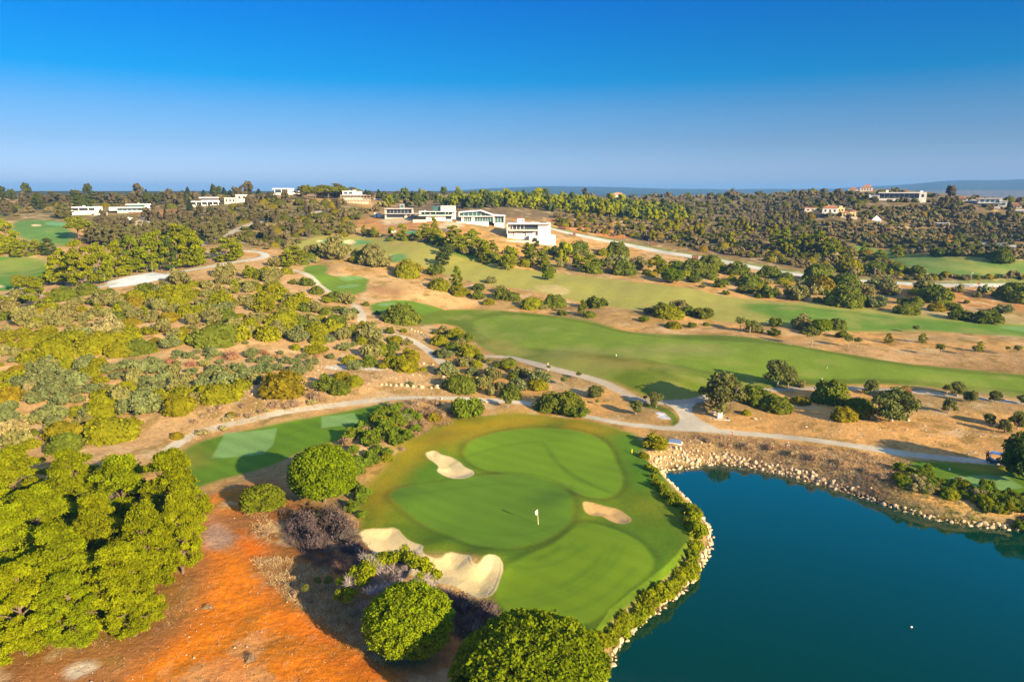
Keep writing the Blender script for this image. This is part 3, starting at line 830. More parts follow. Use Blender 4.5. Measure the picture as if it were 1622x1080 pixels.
def proto_round(seed, n, nl, ls, h=7.0, w=9.0, trunk=True, cs=.55, lobes=7):
    """round crown of a stone pine: a billowing dome of tight tufts"""
    rng = np.random.default_rng(seed); mb = MB(); tb = MB()
    cz = h * .52; rx = w / 2 * .90; rz = h * .47
    L = rng.normal(size=(lobes, 3)); L /= np.linalg.norm(L, axis=1, keepdims=True); L[:, 2] = np.abs(L[:, 2]) * .8
    v, f = ICO[3]
    def swell(d):
        e = np.max(np.exp(-((1 - d @ L.T) / .22)), 1)
        return .86 + .15 * e
    vv = v * swell(v)[:, None]; vv = vv * np.array([rx, rx, rz]) * .88 + np.array([0, 0, cz])
    vv[:, 2] = np.maximum(vv[:, 2], h * .08)
    mb.add(vv, f, .3)
    k = 0
    while k < n:
        d = rng.normal(size=3); d /= np.linalg.norm(d)
        if d[2] < -.55:
            continue
        k += 1
        c = d * swell(d[None])[0] * rng.uniform(.93, 1.04) * np.array([rx, rx, rz]) + np.array([0, 0, cz])
        s = cs * rng.uniform(.7, 1.25); rad = np.array([s, s, s * .95])
        tone = rng.uniform(.3, .72)
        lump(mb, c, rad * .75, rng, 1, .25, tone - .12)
        leaves(mb, c + d * .1, rad, nl, ls, rng, tone, .55, -.4, lift=.2)
    tube(tb, [(0, 0, -.6), (.1, 0, h * .2), (.15, .1, h * .55)], [.32, .27, .18], 8)
    for a in range(5):
        q = a * 1.26 + rng.random()
        tube(tb, [(.1, 0, h * .22), (rx * .45 * math.cos(q), rx * .45 * math.sin(q), h * .42), (rx * .7 * math.cos(q), rx * .7 * math.sin(q), h * .55)], [.14, .1, .05], 5)
    return mb.mesh('crown', M_LEAF), (tb.mesh('trunk', M_BARK) if trunk else None), w, h

def proto_mound(seed, nl=1300, ls=.085, lumps=24):
    """cushion of lentisk: unit width 2, height 1"""
    rng = np.random.default_rng(seed); mb = MB()
    v, f = ICO[3]
    k = rng.normal(size=(6, 3)); k /= np.linalg.norm(k, axis=1, keepdims=True); k[:, 2] = np.abs(k[:, 2])
    e = .80 + .16 * np.max(np.exp(-((1 - v @ k.T) / .25)), 1)
    vv = v * e[:, None] * np.array([.94, .94, .93]); vv[:, 2] = np.maximum(vv[:, 2], -.1)
    mb.add(vv, f, .32)
    for i in range(lumps):
        d = rng.normal(size=3); d[2] = abs(d[2]) * .9; d /= np.linalg.norm(d)
        c = d * rng.uniform(.62, .80); s = rng.uniform(.2, .34); tone = rng.uniform(.3, .7)
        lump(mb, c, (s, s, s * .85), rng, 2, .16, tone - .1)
        leaves(mb, c, (s * 1.04, s * 1.04, s * .9), nl // lumps, ls, rng, tone, .6, -.3, lift=.2)
    leaves(mb, (0, 0, 0), (.92, .92, .86), nl // 3, ls, rng, .5, .6, -.05, lift=.2)
    return mb.mesh('shrub', M_LEAF), None, 2.0, 1.0

def proto_open(seed, n=20, nl=70, ls=.085, twig=30):
    """loose grey-leaved shrub: unit width 2, height 1.15"""
    rng = np.random.default_rng(seed); mb = MB()
    lump(mb, (0, 0, .3), (.55, .55, .4), rng, 2, .3, .2)
    for i in range(n):
        a = rng.random() * 6.283; r = .78 * math.sqrt(rng.random()); z = .95 * (1 - (r / .95) ** 2) * rng.uniform(.45, 1) + .1
        s = rng.uniform(.17, .30); tone = rng.uniform(.25, .75)
        c = (r * math.cos(a), r * math.sin(a), z)
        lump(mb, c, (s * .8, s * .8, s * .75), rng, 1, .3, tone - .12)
        leaves(mb, c, (s, s, s * .9), nl, ls, rng, tone, .65, -.7, spread=(.75, 1.3), lift=.1)
    twigs(mb, (0, 0, 0), twig, .8, rng, .012, .2)
    return mb.mesh('shrub', M_LEAF), None, 2.0, 1.15

def proto_dry(seed, n=420):
    rng = np.random.default_rng(seed); mb = MB()
    for i in range(5):
        a = rng.random() * 6.283; r = .5 * rng.random()
        c = (r * math.cos(a), r * math.sin(a), 0)
        lump(mb, (c[0], c[1], .15), (.3, .3, .25), rng, 1, .35, .3)
        twigs(mb, c, n // 5, .62, rng, .022, rng.uniform(.3, .7), .8, reach=.3)
        leaves(mb, (c[0], c[1], .3), (.34, .34, .32), 50, .05, rng, .5, .8, -.4, spread=(.6, 1.3))
    return mb.mesh('bush', M_TWIG), None, 1.7, .8

def proto_olive(seed, n=30, nl=100, ls=.2, h=5.0, w=5.0, base=.0):
    rng = np.random.default_rng(seed); mb = MB(); tb = MB()
    tube(tb, [(0, 0, -.4), (.1, .05, h * .18), (.2, -.1, h * .42)], [.24, .2, .13], 7)
    for k in range(4):
        q = k * 1.57 + rng.random()
        tube(tb, [(.1, .05, h * .18), (w * .2 * math.cos(q), w * .2 * math.sin(q), h * .45), (w * .32 * math.cos(q), w * .32 * math.sin(q), h * .7)], [.12, .09, .04], 5)
    for i in range(n):
        d = rng.normal(size=3); d /= np.linalg.norm(d)
        if d[2] < -.75: d[2] *= -1
        rr_ = rng.uniform(.35, .88)
        zc = h * (base + (1 - base) * .5)
        c = d * rr_ * np.array([w / 2, w / 2, h * (1 - base) * .5]) + np.array([0, 0, zc])
        s = rng.uniform(.55, .95) * w / 5; tone = rng.uniform(.25, .7)
        lump(mb, c, (s * .8, s * .8, s * .7), rng, 1, .3, tone - .12)
        leaves(mb, c, (s, s, s * .85), nl, ls, rng, tone, .65, -.7, spread=(.78, 1.25), lift=.1)
    return mb.mesh('crown', M_LEAF), tb.mesh('trunk', M_BARKG), w, h

def proto_young(seed):
    rng = np.random.default_rng(seed); mb = MB(); tb = MB(); h, w = 3.0, 2.0
    tube(tb, [(0, 0, -.3), (.05, 0, h * .35), (-.04, .05, h * .7)], [.08, .06, .03], 6)
    for k in range(3):
        q = k * 2.1 + rng.random()
        tube(tb, [(.05, 0, h * .35), (.35 * math.cos(q), .35 * math.sin(q), h * .62)], [.04, .015], 4)
    for i in range(9):
        d = rng.normal(size=3); d /= np.linalg.norm(d)
        c = d * np.array([.55, .55, .45]) + np.array([0, 0, h * .68]); s = rng.uniform(.32, .5); tone = rng.uniform(.3, .7)
        lump(mb, c, (s * .75, s * .75, s * .7), rng, 1, .3, tone - .1)
        leaves(mb, c, (s, s, s * .9), 80, .11, rng, tone, .65, -.8, spread=(.7, 1.3))
    return mb.mesh('crown', M_LEAF), tb.mesh('trunk', M_BARKG), w, h

def proto_conifer(seed, h=9.0, w=3.6):
    rng = np.random.default_rng(seed); mb = MB(); tb = MB()
    tube(tb, [(0, 0, -.5), (0, 0, h * .5), (0, 0, h * .97)], [.2, .12, .03], 6)
    for i in range(46):
        t = .1 + .9 * i / 46
        R = w / 2 * (1 - t) ** .8 + .12
        a = i * 2.4 + rng.random(); c = (R * .6 * math.cos(a), R * .6 * math.sin(a), h * t * .96)
        s = max(.22, R * .62); tone = rng.uniform(.3, .65)
        lump(mb, c, (s, s, s * .7), rng, 1, .3, tone - .1)
        leaves(mb, c, (s * 1.15, s * 1.15, s * .8), 34, .26, rng, tone, .6, -.8, spread=(.8, 1.3))
    return mb.mesh('crown', M_LEAF), tb.mesh('trunk', M_BARK), w, h

def proto_dead(seed, h=5.2, w=9.5):
    """half-dead pine: bare grey limbs in front, living tufts round the back and top"""
    rng = np.random.default_rng(seed); mb = MB(); tb = MB()
    tube(tb, [(0, 0, -.4), (.2, 0, h * .25), (.3, .1, h * .5)], [.26, .2, .12], 7)
    for k in range(44):
        q = rng.random() * 6.283; L_ = rng.uniform(.5, 1) * w / 2; z = h * rng.uniform(.35, .9)
        a = np.array([.2, 0, h * rng.uniform(.2, .45)]); b = np.array([L_ * math.cos(q) * .6, L_ * math.sin(q) * .6, z * .8]); c = np.array([L_ * math.cos(q), L_ * math.sin(q), z])
        tube(tb, [a, b, c], [.07, .045, .015], 5)
        for j in range(4):
            twigs(tb, b + (c - b) * j / 3.0, 60, .9, rng, .02, .5, 1.0, reach=.12)
    for k in range(46):
        q = rng.uniform(-.25, 3.6); r = w / 2 * rng.uniform(.5, 1.0); c = np.array([r * math.cos(q), r * math.sin(q), h * (1.0 - .45 * (2 * r / w) ** 2) * rng.uniform(.86, 1.0)])
        for j in range(3):
            cc = c + rng.normal(0, .35, 3) * np.array([1, 1, .5]); s = rng.uniform(.35, .6)
            lump(mb, cc, (s * .7, s * .7, s * .5), rng, 1, .3, .4); leaves(mb, cc, (s, s, s * .7), 120, .12, rng, rng.uniform(.4, .75), .6, -.5, lift=.2)
    return mb.mesh('crown', M_LEAF), tb.mesh('limbs', simple_mat('dead_wood', (.30, .245, .235), .95, .25, 5)), w, h

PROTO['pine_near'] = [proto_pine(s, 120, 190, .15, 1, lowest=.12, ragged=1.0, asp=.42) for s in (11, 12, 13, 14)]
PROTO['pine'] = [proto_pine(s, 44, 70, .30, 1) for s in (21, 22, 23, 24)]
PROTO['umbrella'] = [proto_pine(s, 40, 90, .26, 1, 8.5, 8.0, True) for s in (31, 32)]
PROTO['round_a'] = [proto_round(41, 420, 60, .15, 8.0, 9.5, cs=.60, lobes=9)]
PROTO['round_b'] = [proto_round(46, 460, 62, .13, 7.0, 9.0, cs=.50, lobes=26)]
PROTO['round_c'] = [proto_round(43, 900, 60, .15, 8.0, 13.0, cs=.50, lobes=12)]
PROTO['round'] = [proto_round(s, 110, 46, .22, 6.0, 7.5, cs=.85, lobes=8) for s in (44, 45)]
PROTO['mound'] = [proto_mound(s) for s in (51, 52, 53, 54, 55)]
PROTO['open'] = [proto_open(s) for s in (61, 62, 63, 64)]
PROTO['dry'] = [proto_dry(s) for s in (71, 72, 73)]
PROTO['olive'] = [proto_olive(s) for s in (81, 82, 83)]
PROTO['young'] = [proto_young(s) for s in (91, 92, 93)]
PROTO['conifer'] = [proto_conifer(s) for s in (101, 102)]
PROTO['dead'] = [proto_dead(111)]

# species: form, object name, category, colour, height as a share of width, how its colour reads in words
SPEC = {
 'L': ('mound', 'rounded_shrub', 'shrub', (.200, .192, .006), .50, 'yellow-green rounded shrub'),
 'D': ('mound', 'rounded_shrub', 'shrub', (.118, .140, .014), .52, 'dark green rounded shrub'),
 'O': ('mound', 'rounded_shrub', 'shrub', (.205, .160, .008), .48, 'ochre-tinged rounded shrub'),
 'G': ('open', 'loose_shrub', 'shrub', (.205, .188, .056), .60, 'grey-green loose-leaved shrub'),
 'T': ('open', 'loose_shrub', 'shrub', (.165, .185, .062), .52, 'bluish green loose-leaved shrub'),
 'F': ('open', 'loose_shrub', 'shrub', (.130, .175, .012), .60, 'fresh green leafy shrub'),
 'W': ('open', 'loose_shrub', 'shrub', (.30, .25, .10), .55, 'straw-pale loose-leaved shrub'),
 'B': ('dry', 'dry_bush', 'bush', (.26, .175, .10), .50, 'brown withered bush'),
 'R': ('dry', 'dry_bush', 'bush', (.26, .13, .07), .36, 'rust-red heap of withered brush'),
 'H': ('dry', 'dry_bush', 'bush', (.095, .070, .064), .62, 'dark purple-brown bare shrub'),
 'Y': ('pine', 'pine_tree', 'tree', (.210, .225, .004), 1.25, 'bright yellow-green young pine'),
 'P': ('pine', 'pine_tree', 'tree', (.175, .195, .005), 1.25, 'yellow-green pine'),
 'K': ('pine', 'pine_tree', 'tree', (.070, .095, .016), 1.2, 'dark green pine'),
 'M': ('pine', 'pine_tree', 'tree', (.140, .130, .045), 1.3, 'dull grey-green pine'),
 'U': ('umbrella', 'umbrella_pine', 'tree', (.160, .170, .010), 1.05, 'flat-topped umbrella pine'),
 'S': ('round', 'stone_pine', 'tree', (.125, .165, .006), .85, 'round-crowned stone pine'),
 'V': ('olive', 'olive_tree', 'tree', (.150, .160, .040), 1.0, 'olive tree'),
 'y': ('young', 'young_tree', 'tree', (.150, .165, .030), 1.35, 'thin-stemmed young tree'),
 'C': ('conifer', 'conifer_tree', 'tree', (.040, .056, .022), 1.9, 'dark pointed conifer'),
}
PLANTS = []          # (root object, species, px, py, width px)
prng = random.Random(5)
def link(o):
    COL.objects.link(o); return o
USED = {}
def plant(sp, px, py, w, top=None, form=None, colour=None, ratio=None, back=None):
    fm, name, cat, col, ra, words_ = SPEC[sp]
    fm = form or (('open' if prng.random() < .42 else fm) if sp in 'DL' and w < 44 else fm); col = colour or col; ra = ratio or ra; py0 = py
    grow = 1.14 if w < 60 else 1.05
    P, mpp = at(px, py)
    if fm.startswith('round') or fm == 'dead':     # outline given as a box: find the foot under its middle
        cy = (py + top) / 2 if top is not None else py - w * .4
        vis = (py - top) if top is not None else w * .8
        foot = py; top0 = cy - vis / 2
        for _ in range(4):
            P, mpp = at(px, foot)
            de = math.atan2(CAM_Z - P.z, math.hypot(P.x, P.y))
            hh = math.sqrt(max((vis * mpp) ** 2 - (w * mpp * math.sin(de)) ** 2, (.45 * w * mpp) ** 2)) / math.cos(de)
            hh = max(hh, .62 * w * mpp)
            cy = top0 + math.hypot(hh * math.cos(de), w * mpp * math.sin(de)) / mpp / 2
            foot = cy + hh * .52 * math.cos(de) / mpp
        py, top = foot, None
        ra = hh / (w * mpp * grow)
    wm = w * mpp * grow
    tree_like = PROTO[fm][0][1] is not None
    b = back if back is not None else (0.0 if tree_like else .36)
    if b:
        d = Vector((P.x, P.y, 0)).normalized() * (wm * b)
        P = P + d
    P.z = float(ground_z(P.x, P.y))
    dep = math.atan2(CAM_Z - P.z, math.hypot(P.x, P.y))
    hm = wm * ra if top is None else max((py - top) * mpp / max(.5, math.cos(dep)), wm * .35)
    k = prng.randrange(len(PROTO[fm]))
    cm, tm, mw, mh = PROTO[fm][k]
    j = prng.uniform(.90, 1.12); hm *= prng.uniform(.85, 1.15) if fm in ('mound', 'open') else 1
    sc = (wm / mw * j, wm / mw / j, hm / mh)
    kk = prng.uniform(.9, 1.1); c = [x * kk * prng.uniform(.97, 1.03) for x in col]
    if tm is None:
        o = link(bpy.data.objects.new(name, cm)); o.color = (*c, 1)
        if wm < .5: pass
    else:
        o = link(bpy.data.objects.new(name, None)); o.empty_display_size = .3
        q = link(bpy.data.objects.new('crown', cm)); q.parent = o; q.color = (*c, 1)
        q = link(bpy.data.objects.new('trunk' if fm != 'dead' else 'bare_limbs', tm)); q.parent = o
    o.location = P - Vector((0, 0, .05)); o.rotation_euler = (0, 0, prng.uniform(0, 6.28) if fm != 'dead' else -math.atan2(P.x, P.y)); o.scale = sc
    o['category'] = cat
    PLANTS.append([o, sp, px, py0, w, hm])
    return o
# ------------------------------------------------------------------ where each plant stands: species: pixel x, pixel y of its foot, width in pixels[, pixel y of its top]
LIST = {
'L': '62,519,22 38,535,25 10,547,34 75,536,38 98,536,16 118,530,22 82,495,22 130,496,16 118,554,42 155,500,24 157,537,20 170,552,42 193,518,14 18,565,34 50,557,32 92,575,62 145,568,50 187,569,34 '
     '213,476,28 198,475,16 305,456,18 320,456,16 269,473,32 291,474,34 313,470,20 352,478,30 358,491,38 283,489,30 318,503,26 235,534,26 291,535,20 208,530,24 192,568,40 248,559,9 381,509,16 '
     '454,436,18 422,432,16 436,467,30 415,486,36 474,489,36 517,482,20 420,498,34 468,508,20 448,520,46 424,528,16 505,510,20 500,535,34 505,545,24 578,524,26 572,546,20 468,555,16 501,562,30 '
     '726,474,24 738,470,14 775,486,20 723,535,28 716,538,24 696,548,26 742,568,34 626,545,24 639,528,14 648,575,34 626,586,38 606,586,16 645,592,34 671,589,10 803,588,16 '
     '8,605,24 4,618,12 2,585,10 108,588,26 157,590,30 138,612,30 163,618,24 200,633,34 124,662,26 164,662,48 178,702,74 241,634,20 255,645,34 349,645,62 287,665,46 210,685,34 500,561,30 561,620,28 748,607,18 '
     '852,618,30 1182,660,14 1035,715,42 1020,728,16 1027,748,14 1367,668,30 697,468,34 648,440,42 645,445,34 728,474,24 843,490,34 1058,510,38 1066,522,24 1346,432,36 562,420,22',
'D': '233,468,30 139,469,34 173,473,22 103,479,35 147,484,20 190,491,20 358,518,34 340,553,58 221,565,44 443,435,10 405,440,30 485,456,24 464,452,14 502,468,22 531,480,26 580,485,11 516,500,20 532,520,32 534,494,16 546,522,10 '
     '636,515,54 597,498,10 757,464,20 795,478,28 758,478,22 691,530,14 738,545,26 760,572,14 694,563,16 618,530,18 620,565,16 787,585,14 52,690,18 105,718,50 514,627,38 539,631,32 729,623,46 812,622,20 '
     '875,652,48 900,656,50 918,664,32 805,585,24 1195,645,46 1229,655,44 1200,645,30 1315,641,60 1361,655,40 516,472,8 '
     '1228,519,24 1283,530,26 1325,523,28 1226,533,20 1335,535,20 1202,527,14 1216,474,36 1244,447,26 1296,450,44 1340,458,42 1346,480,30 1338,488,56 1429,482,18 1435,499,34 1450,485,22 1481,482,50 1507,493,26 1520,508,36 1562,513,42 1606,480,60 1530,483,10 1295,481,16 1218,440,30 '
     '1050,500,30 1113,508,32 1090,503,26 1095,521,15 1119,517,10 878,488,32 890,501,18 934,506,18 943,492,34 812,479,24 868,433,24 890,408,36 939,435,26 987,437,38 1025,437,14 1073,426,26 1099,449,24 1098,437,40 1124,430,42 1141,456,26 1164,436,40 1149,468,13 1182,465,28 1187,455,40 1202,472,16 977,408,36 916,400,30 '
     '1388,432,30 1420,433,30 1452,436,24 1516,408,22 1489,407,18 1585,418,34 691,438,28 698,393,22 620,383,12 696,465,32',
'O': '75,558,18 215,486,26 210,515,24 248,546,18 269,513,30 412,532,18 450,640,76 542,612,28 32,600,30 18,650,40 102,700,52 367,664,14 281,698,18 1268,641,28 1336,673,36 1301,462,40 1483,494,24',
'G': '27,484,32 18,505,36 38,520,42 10,540,32 107,515,36 82,511,26 110,497,24 135,528,26 118,548,36 160,488,36 184,540,24 284,455,40 260,462,24 328,472,20 346,470,26 358,440,34 352,452,24 392,456,20 390,486,28 189,490,24 202,497,20 215,505,24 243,490,24 254,494,24 245,500,16 277,500,26 295,492,14 319,490,26 307,521,26 242,511,24 186,520,20 371,528,28 397,518,12 261,532,34 307,528,14 187,535,22 '
     '437,424,24 433,448,34 399,460,26 430,462,28 396,483,20 459,484,28 551,484,28 408,516,30 449,504,24 445,537,24 587,545,40 778,453,16 795,468,20 702,530,20 730,548,16 741,578,18 596,548,20 645,548,16 774,578,14 '
     '169,632,26 101,666,16 213,636,14 133,672,22 152,695,26 283,630,36 274,632,12 312,645,28 363,605,20 791,617,20 823,595,20 853,648,22 1270,615,16 1440,640,18 1268,522,32 1260,477,40 1369,468,30 1408,470,34 1463,470,36 1076,498,34 1028,502,18 1194,528,26 962,425,26 1010,428,30 1113,457,11 860,490,12 '
     '496,405,26 547,399,16 564,404,12 587,408,24 531,416,46 590,413,36 592,430,44 590,375,20 552,372,20 606,404,12 741,407,26',
'T': '41,494,13 61,563,10 270,555,34 281,566,18 299,571,18 276,573,12 313,562,12 334,560,18 338,569,24 390,547,10 244,579,14 471,545,36 520,544,24 546,555,26 580,556,18 559,549,14 550,503,32 706,570,28 708,598,34 747,595,22 '
     '22,580,14 62,620,44 77,600,40 142,582,24 175,600,26 107,615,34 92,625,36 77,640,40 112,640,36 148,632,30 126,645,22 83,672,46 187,612,20 14,664,34 227,628,24 249,628,28 234,664,50 244,581,12 329,605,22 391,604,22 304,600,24 271,598,20 213,590,24 407,600,20 404,563,16 397,570,22 '
     '560,590,28 472,606,30 441,597,22 422,602,30 422,580,26 444,562,12 453,579,20 468,577,16 481,569,16 524,568,14 494,580,20 649,613,12 641,675,26 613,648,10 818,621,36 856,612,38 1385,489,40 1395,460,40 1590,496,24',
'W': '171,530,44 44,670,20 20,700,48 49,633,24',
'F': '560,705,32 585,715,34 610,700,36 575,690,28 630,682,30 600,676,28 650,670,24 625,712,30 590,738,28 565,755,32 577,792,28 560,780,24 741,666,60 608,664,22 620,672,20 602,690,22 618,706,24 596,712,24 630,694,20 645,700,22 585,728,22 612,724,20 565,735,18 560,722,18 660,686,18 632,655,14 571,800,22 556,812,26 575,822,18 548,780,14 1440,748,14 1470,745,16',
'B': '499,642,30 466,652,24 437,655,24 511,641,16 451,654,20 340,661,18 325,668,16 352,655,18 308,676,14 385,652,16 662,652,24 680,660,24 700,662,22 648,662,20 690,646,22 670,642,18 712,656,18 655,678,18 640,716,14 1359,632,10 470,822,22 560,838,22 548,826,20 '
     '455,930,16 470,945,20 490,955,18 560,980,20 580,1000,22 420,850,14 412,838,12 1150,705,18 1180,708,20 1215,712,20 1255,720,18 1290,728,20 1330,738,22 1370,750,20 1395,760,22 1120,702,16 1420,770,20 400,1050,22 330,965,16',
'H': '482,852,58 520,846,66 548,862,46 503,872,52 468,846,34 735,972,48 766,980,44 708,956,34 786,996,36 750,1008,46 560,880,36',
'R': '368,572,36 302,586,24 502,566,12 412,562,20 270,578,18',
'P': '69,493,40,447 5,490,30,466 101,450,40,390 131,453,44,378 158,448,40,380 185,437,36,378 208,432,36,372 233,429,40,368 256,427,40,362 281,424,46,352 303,423,40,357 316,420,26,386 359,413,44,373 374,405,22,374 '
     '465,420,38,388 455,418,20,396 723,462,20,424 934,432,34,404 688,375,14,344 672,386,24,356 721,404,34,360 749,400,34,362 802,430,26,392 842,416,22,386 865,428,20,404 767,418,22,390 '
     '1242,399,28,360 1273,404,28,366 1296,407,34,362 1317,410,28,374 1228,392,20,364 1258,402,22,372 1343,413,15,392 1366,413,15,390 1393,416,18,394 1421,408,20,386 1040,434,26,402 1336,408,14,388 '
     '33,408,24,378 58,405,20,378 8,402,26,370',
'Y': '160,472,10 338,482,14 372,466,16 392,440,16 559,533,18,511 606,563,16 605,558,14 394,440,12 229,501,14 457,425,22 921,500,16,476 806,425,22 838,412,20 856,424,20 914,424,16 1047,434,16 635,381,18 767,414,24 577,373,12 592,376,12 15,400,36 1407,541,12 1462,542,12 1552,556,12 197,435,24,412 217,431,24,408 690,392,18 781,404,18 728,400,16 758,398,16',
'K': '78,407,22,378 270,428,26,372 198,430,24,374 845,398,16,376 707,412,22,388 700,424,24,400 60,330,18,308 126,332,18,310 140,330,16,308',
'U': '48,470,34,438 30,462,16,434 126,384,36,344 565,318,16,300 540,316,26,296 520,316,22,294 500,318,24,296 487,318,20,293 440,305,10,298',
'S': '77,450,20,431 1065,449,30,426 1300,527,26,505 1020,512,14,503 868,448,16,435 1336,450,24,436',
'V': '1144,652,72,593 1230,612,38,570 1248,612,24,580 1412,671,58,617 1380,623,22 1515,630,22 1537,641,18 1575,637,16 1618,641,16 1502,656,18,633 1567,673,18,652 1590,686,18,664 1611,681,26,652 1039,647,22,622 1007,658,20,632 942,631,22,611',
'y': '805,647,12 917,605,9 893,613,11 904,628,7 946,641,6 803,644,12 1499,631,14 1285,550,20 1343,549,14 1358,551,12 1489,562,14 1545,562,12 1596,559,8 1611,564,12 1172,523,16 1188,528,16 868,592,7 1240,612,9 1260,612,9 1450,528,10 1433,630,14 503,934,14,914 521,933,17,912 506,828,10,813 486,946,12,924 1022,640,8',
'C': '298,312,8,296 337,309,8,294 355,309,8,297 374,309,9,297 395,309,8,298 410,309,8,299 301,333,9,313 340,333,9,330 252,352,10,336 263,352,8,331 183,322,8,305 166,320,8,303 232,314,8,300 150,318,8,304 22,316,8,303 115,316,8,303 143,320,8,303 220,314,8,303 262,313,8,303 290,313,8,302 323,312,8,301 365,310,8,301 580,313,8,300 600,316,8,300 574,314,8,302 1598,332,8,318',
'M': '148,388,18,358 160,391,18,356 172,393,18,360 184,394,18,358 196,394,20,356 208,394,18,356 220,392,18,358 232,390,18,352 138,386,16,362 152,380,20,350 170,382,22,352 190,380,20,350 246,382,20,348 262,376,22,346 280,372,20,346 296,368,20,344 312,370,22,344 330,366,22,342 344,380,22,342 352,372,18,344 104,346,24,320 96,346,18,322 '
     '60,322,30,304 84,322,26,303 100,324,30,306 122,320,22,302 160,322,30,304 184,322,26,305 206,322,28,306 236,320,26,305 262,320,24,304 285,322,22,304 430,318,22,303 415,318,18,304 478,312,28,296 512,314,30,293 535,314,34,291 556,312,26,297 585,314,20,302 610,318,24,303 630,316,24,302 655,318,26,304 680,318,24,303 '
 '212,380,18,352 226,380,18,350 322,382,18,352 336,388,20,352 366,360,16,340 388,352,16,334 403,350,18,332',
}
for sp_, txt in LIST.items():
    for it in txt.split():
        a = [float(q) for q in it.split(',')]
        plant(sp_, a[0], a[1], a[2], a[3] if len(a) > 3 else None)

# the wood of big pines in the corner
NEAR_P = [(30,818,104,708),(120,842,100,716),(205,846,104,722),(268,862,92,716),(290,908,66,786),(70,892,104,772),(165,916,104,788),(240,935,96,800),(20,968,112,812),(110,986,108,838),(190,992,96,862),(40,1036,100,896),(125,1020,86,905),(215,1006,74,890),(-60,890,120,740),]
for x, y, w, t in NEAR_P:
    plant('P', x, y, w * 1.13, t, form='pine_near', colour=(.185, .212, .003))
plant('S', 514, 800, 108, 706, form='round_a', colour=(.165, .215, .004))
plant('S', 650, 1050, 134, 930, form='round_b', colour=(.180, .215, .004))
plant('S', 842, 1174, 244, 978, form='round_c', colour=(.125, .165, .004))
plant('S', 417, 812, 62, 768, form='round', colour=(.140, .160, .008))
plant('S', 1628, 762, 80, 690, form='round', colour=(.075, .110, .016))
plant('U', 622, 968, 146, 874, form='dead', colour=(.185, .205, .004))

# light green bushes along the rocks of the lake shore
shr = random.Random(8)
line = densify([(1020,742),(1032,770),(1050,790),(1068,806),(1085,820),(1097,840),(1098,860),(1092,878),(1086,895),(1074,910),(1058,924),(1040,935),(1022,946),(1008,958),(990,972),(975,985),(962,998),(950,1012),(940,1022)], 6.5, False)
for i, (x, y) in enumerate(line):
    k = smooth(745, 860, y)
    plant('F', x + 7 + shr.uniform(-5, 5), y + shr.uniform(-3, 5), (11 + 15 * k) * shr.uniform(.7, 1.3), colour=(.20, .225, .006), ratio=.72)
# reeds and bushes below the tee beside the golf cart
for i in range(96):
    u = shr.random(); x = 1418 + 230 * u; y = 766 + 50 * u + shr.uniform(-20, 7)
    plant(shr.choice('FFFFDLWB'), x, y, shr.uniform(12, 26))
plant('V', 1433, 634, 20, 615, colour=(.36, .16, .06))
# ------------------------------------------------------------------ the scrub nobody could count, as one mass per kind of cover
def lod(seed, kind, n):
    rng = np.random.default_rng(seed); mb = MB()
    if kind == 'mound':
        lump(mb, (0, 0, .05), (.9, .9, .8), rng, 2, .14, .42)
        for i in range(6):
            d = rng.normal(size=3); d[2] = abs(d[2]); d /= np.linalg.norm(d)
            lump(mb, d * .6, (.36, .36, .32), rng, 1, .2, rng.uniform(.35, .65))
        leaves(mb, (0, 0, 0), (.97, .97, .92), n, .15, rng, .52, .6, -.05, lift=.2)
    elif kind == 'open':
        for i in range(9):
            a = rng.random() * 6.283; r = .66 * math.sqrt(rng.random()); tn = rng.uniform(.3, .7)
            c = (r * math.cos(a), r * math.sin(a), .25 + .6 * (1 - r) * rng.random())
            lump(mb, c, (.34, .34, .30), rng, 1, .3, tn - .1); leaves(mb, c, (.38, .38, .34), n // 9, .13, rng, tn, .65, -.6, spread=(.8, 1.3))
    else:                                       # small tree
        tube(mb, [(0, 0, -.2), (0, 0, 1.3)], [.1, .05], 4, .2)
        for i in range(12):
            t = rng.random(); R = .85 * math.sin(math.pi * min(1, (1.05 - t))) ** .6; a = rng.random() * 6.283; tn = rng.uniform(.3, .65)
            c = (R * .75 * math.cos(a), R * .75 * math.sin(a), .22 + 1.65 * t)
            lump(mb, c, (.42, .42, .34), rng, 1, .3, tn - .1); leaves(mb, c, (.4, .4, .3), n // 12, .15, rng, tn, .6, -.6, spread=(.8, 1.25))
    v = np.concatenate(mb.v); t = np.concatenate(mb.t)
    return v, t, {k: np.concatenate(f) for k, f in mb.f.items()}
LODS = {(k, q): [lod(200 + 10 * i + ord(k[0]) + q, k, n) for i in range(4)] for k in ('mound', 'open', 'tree') for q, n in ((0, 420), (1, 110), (2, 36))}
FILLV = []; FILLT = []; FILLC = []; FILLF = {3: [], 4: []}; FILLN = [0]
frng = np.random.default_rng(77)
def put(kind, q, p, w, h, col):
    v, t, f = LODS[(kind, q)][frng.integers(4)]
    a = frng.random() * 6.283; c, s = math.cos(a), math.sin(a)
    sx, sy = w / 2 * frng.uniform(.9, 1.12), w / 2 * frng.uniform(.9, 1.12)
    x = v[:, 0] * sx; y = v[:, 1] * sy
    FILLV.append(np.stack([x * c - y * s + p[0], x * s + y * c + p[1], v[:, 2] * h + p[2]], -1))
    FILLT.append(t); FILLC.append(np.broadcast_to(np.array(col) * frng.uniform(.85, 1.18), (len(v), 3)))
    for k in f:
        FILLF.setdefault(k, []).append(f[k] + FILLN[0])
    FILLN[0] += len(v)
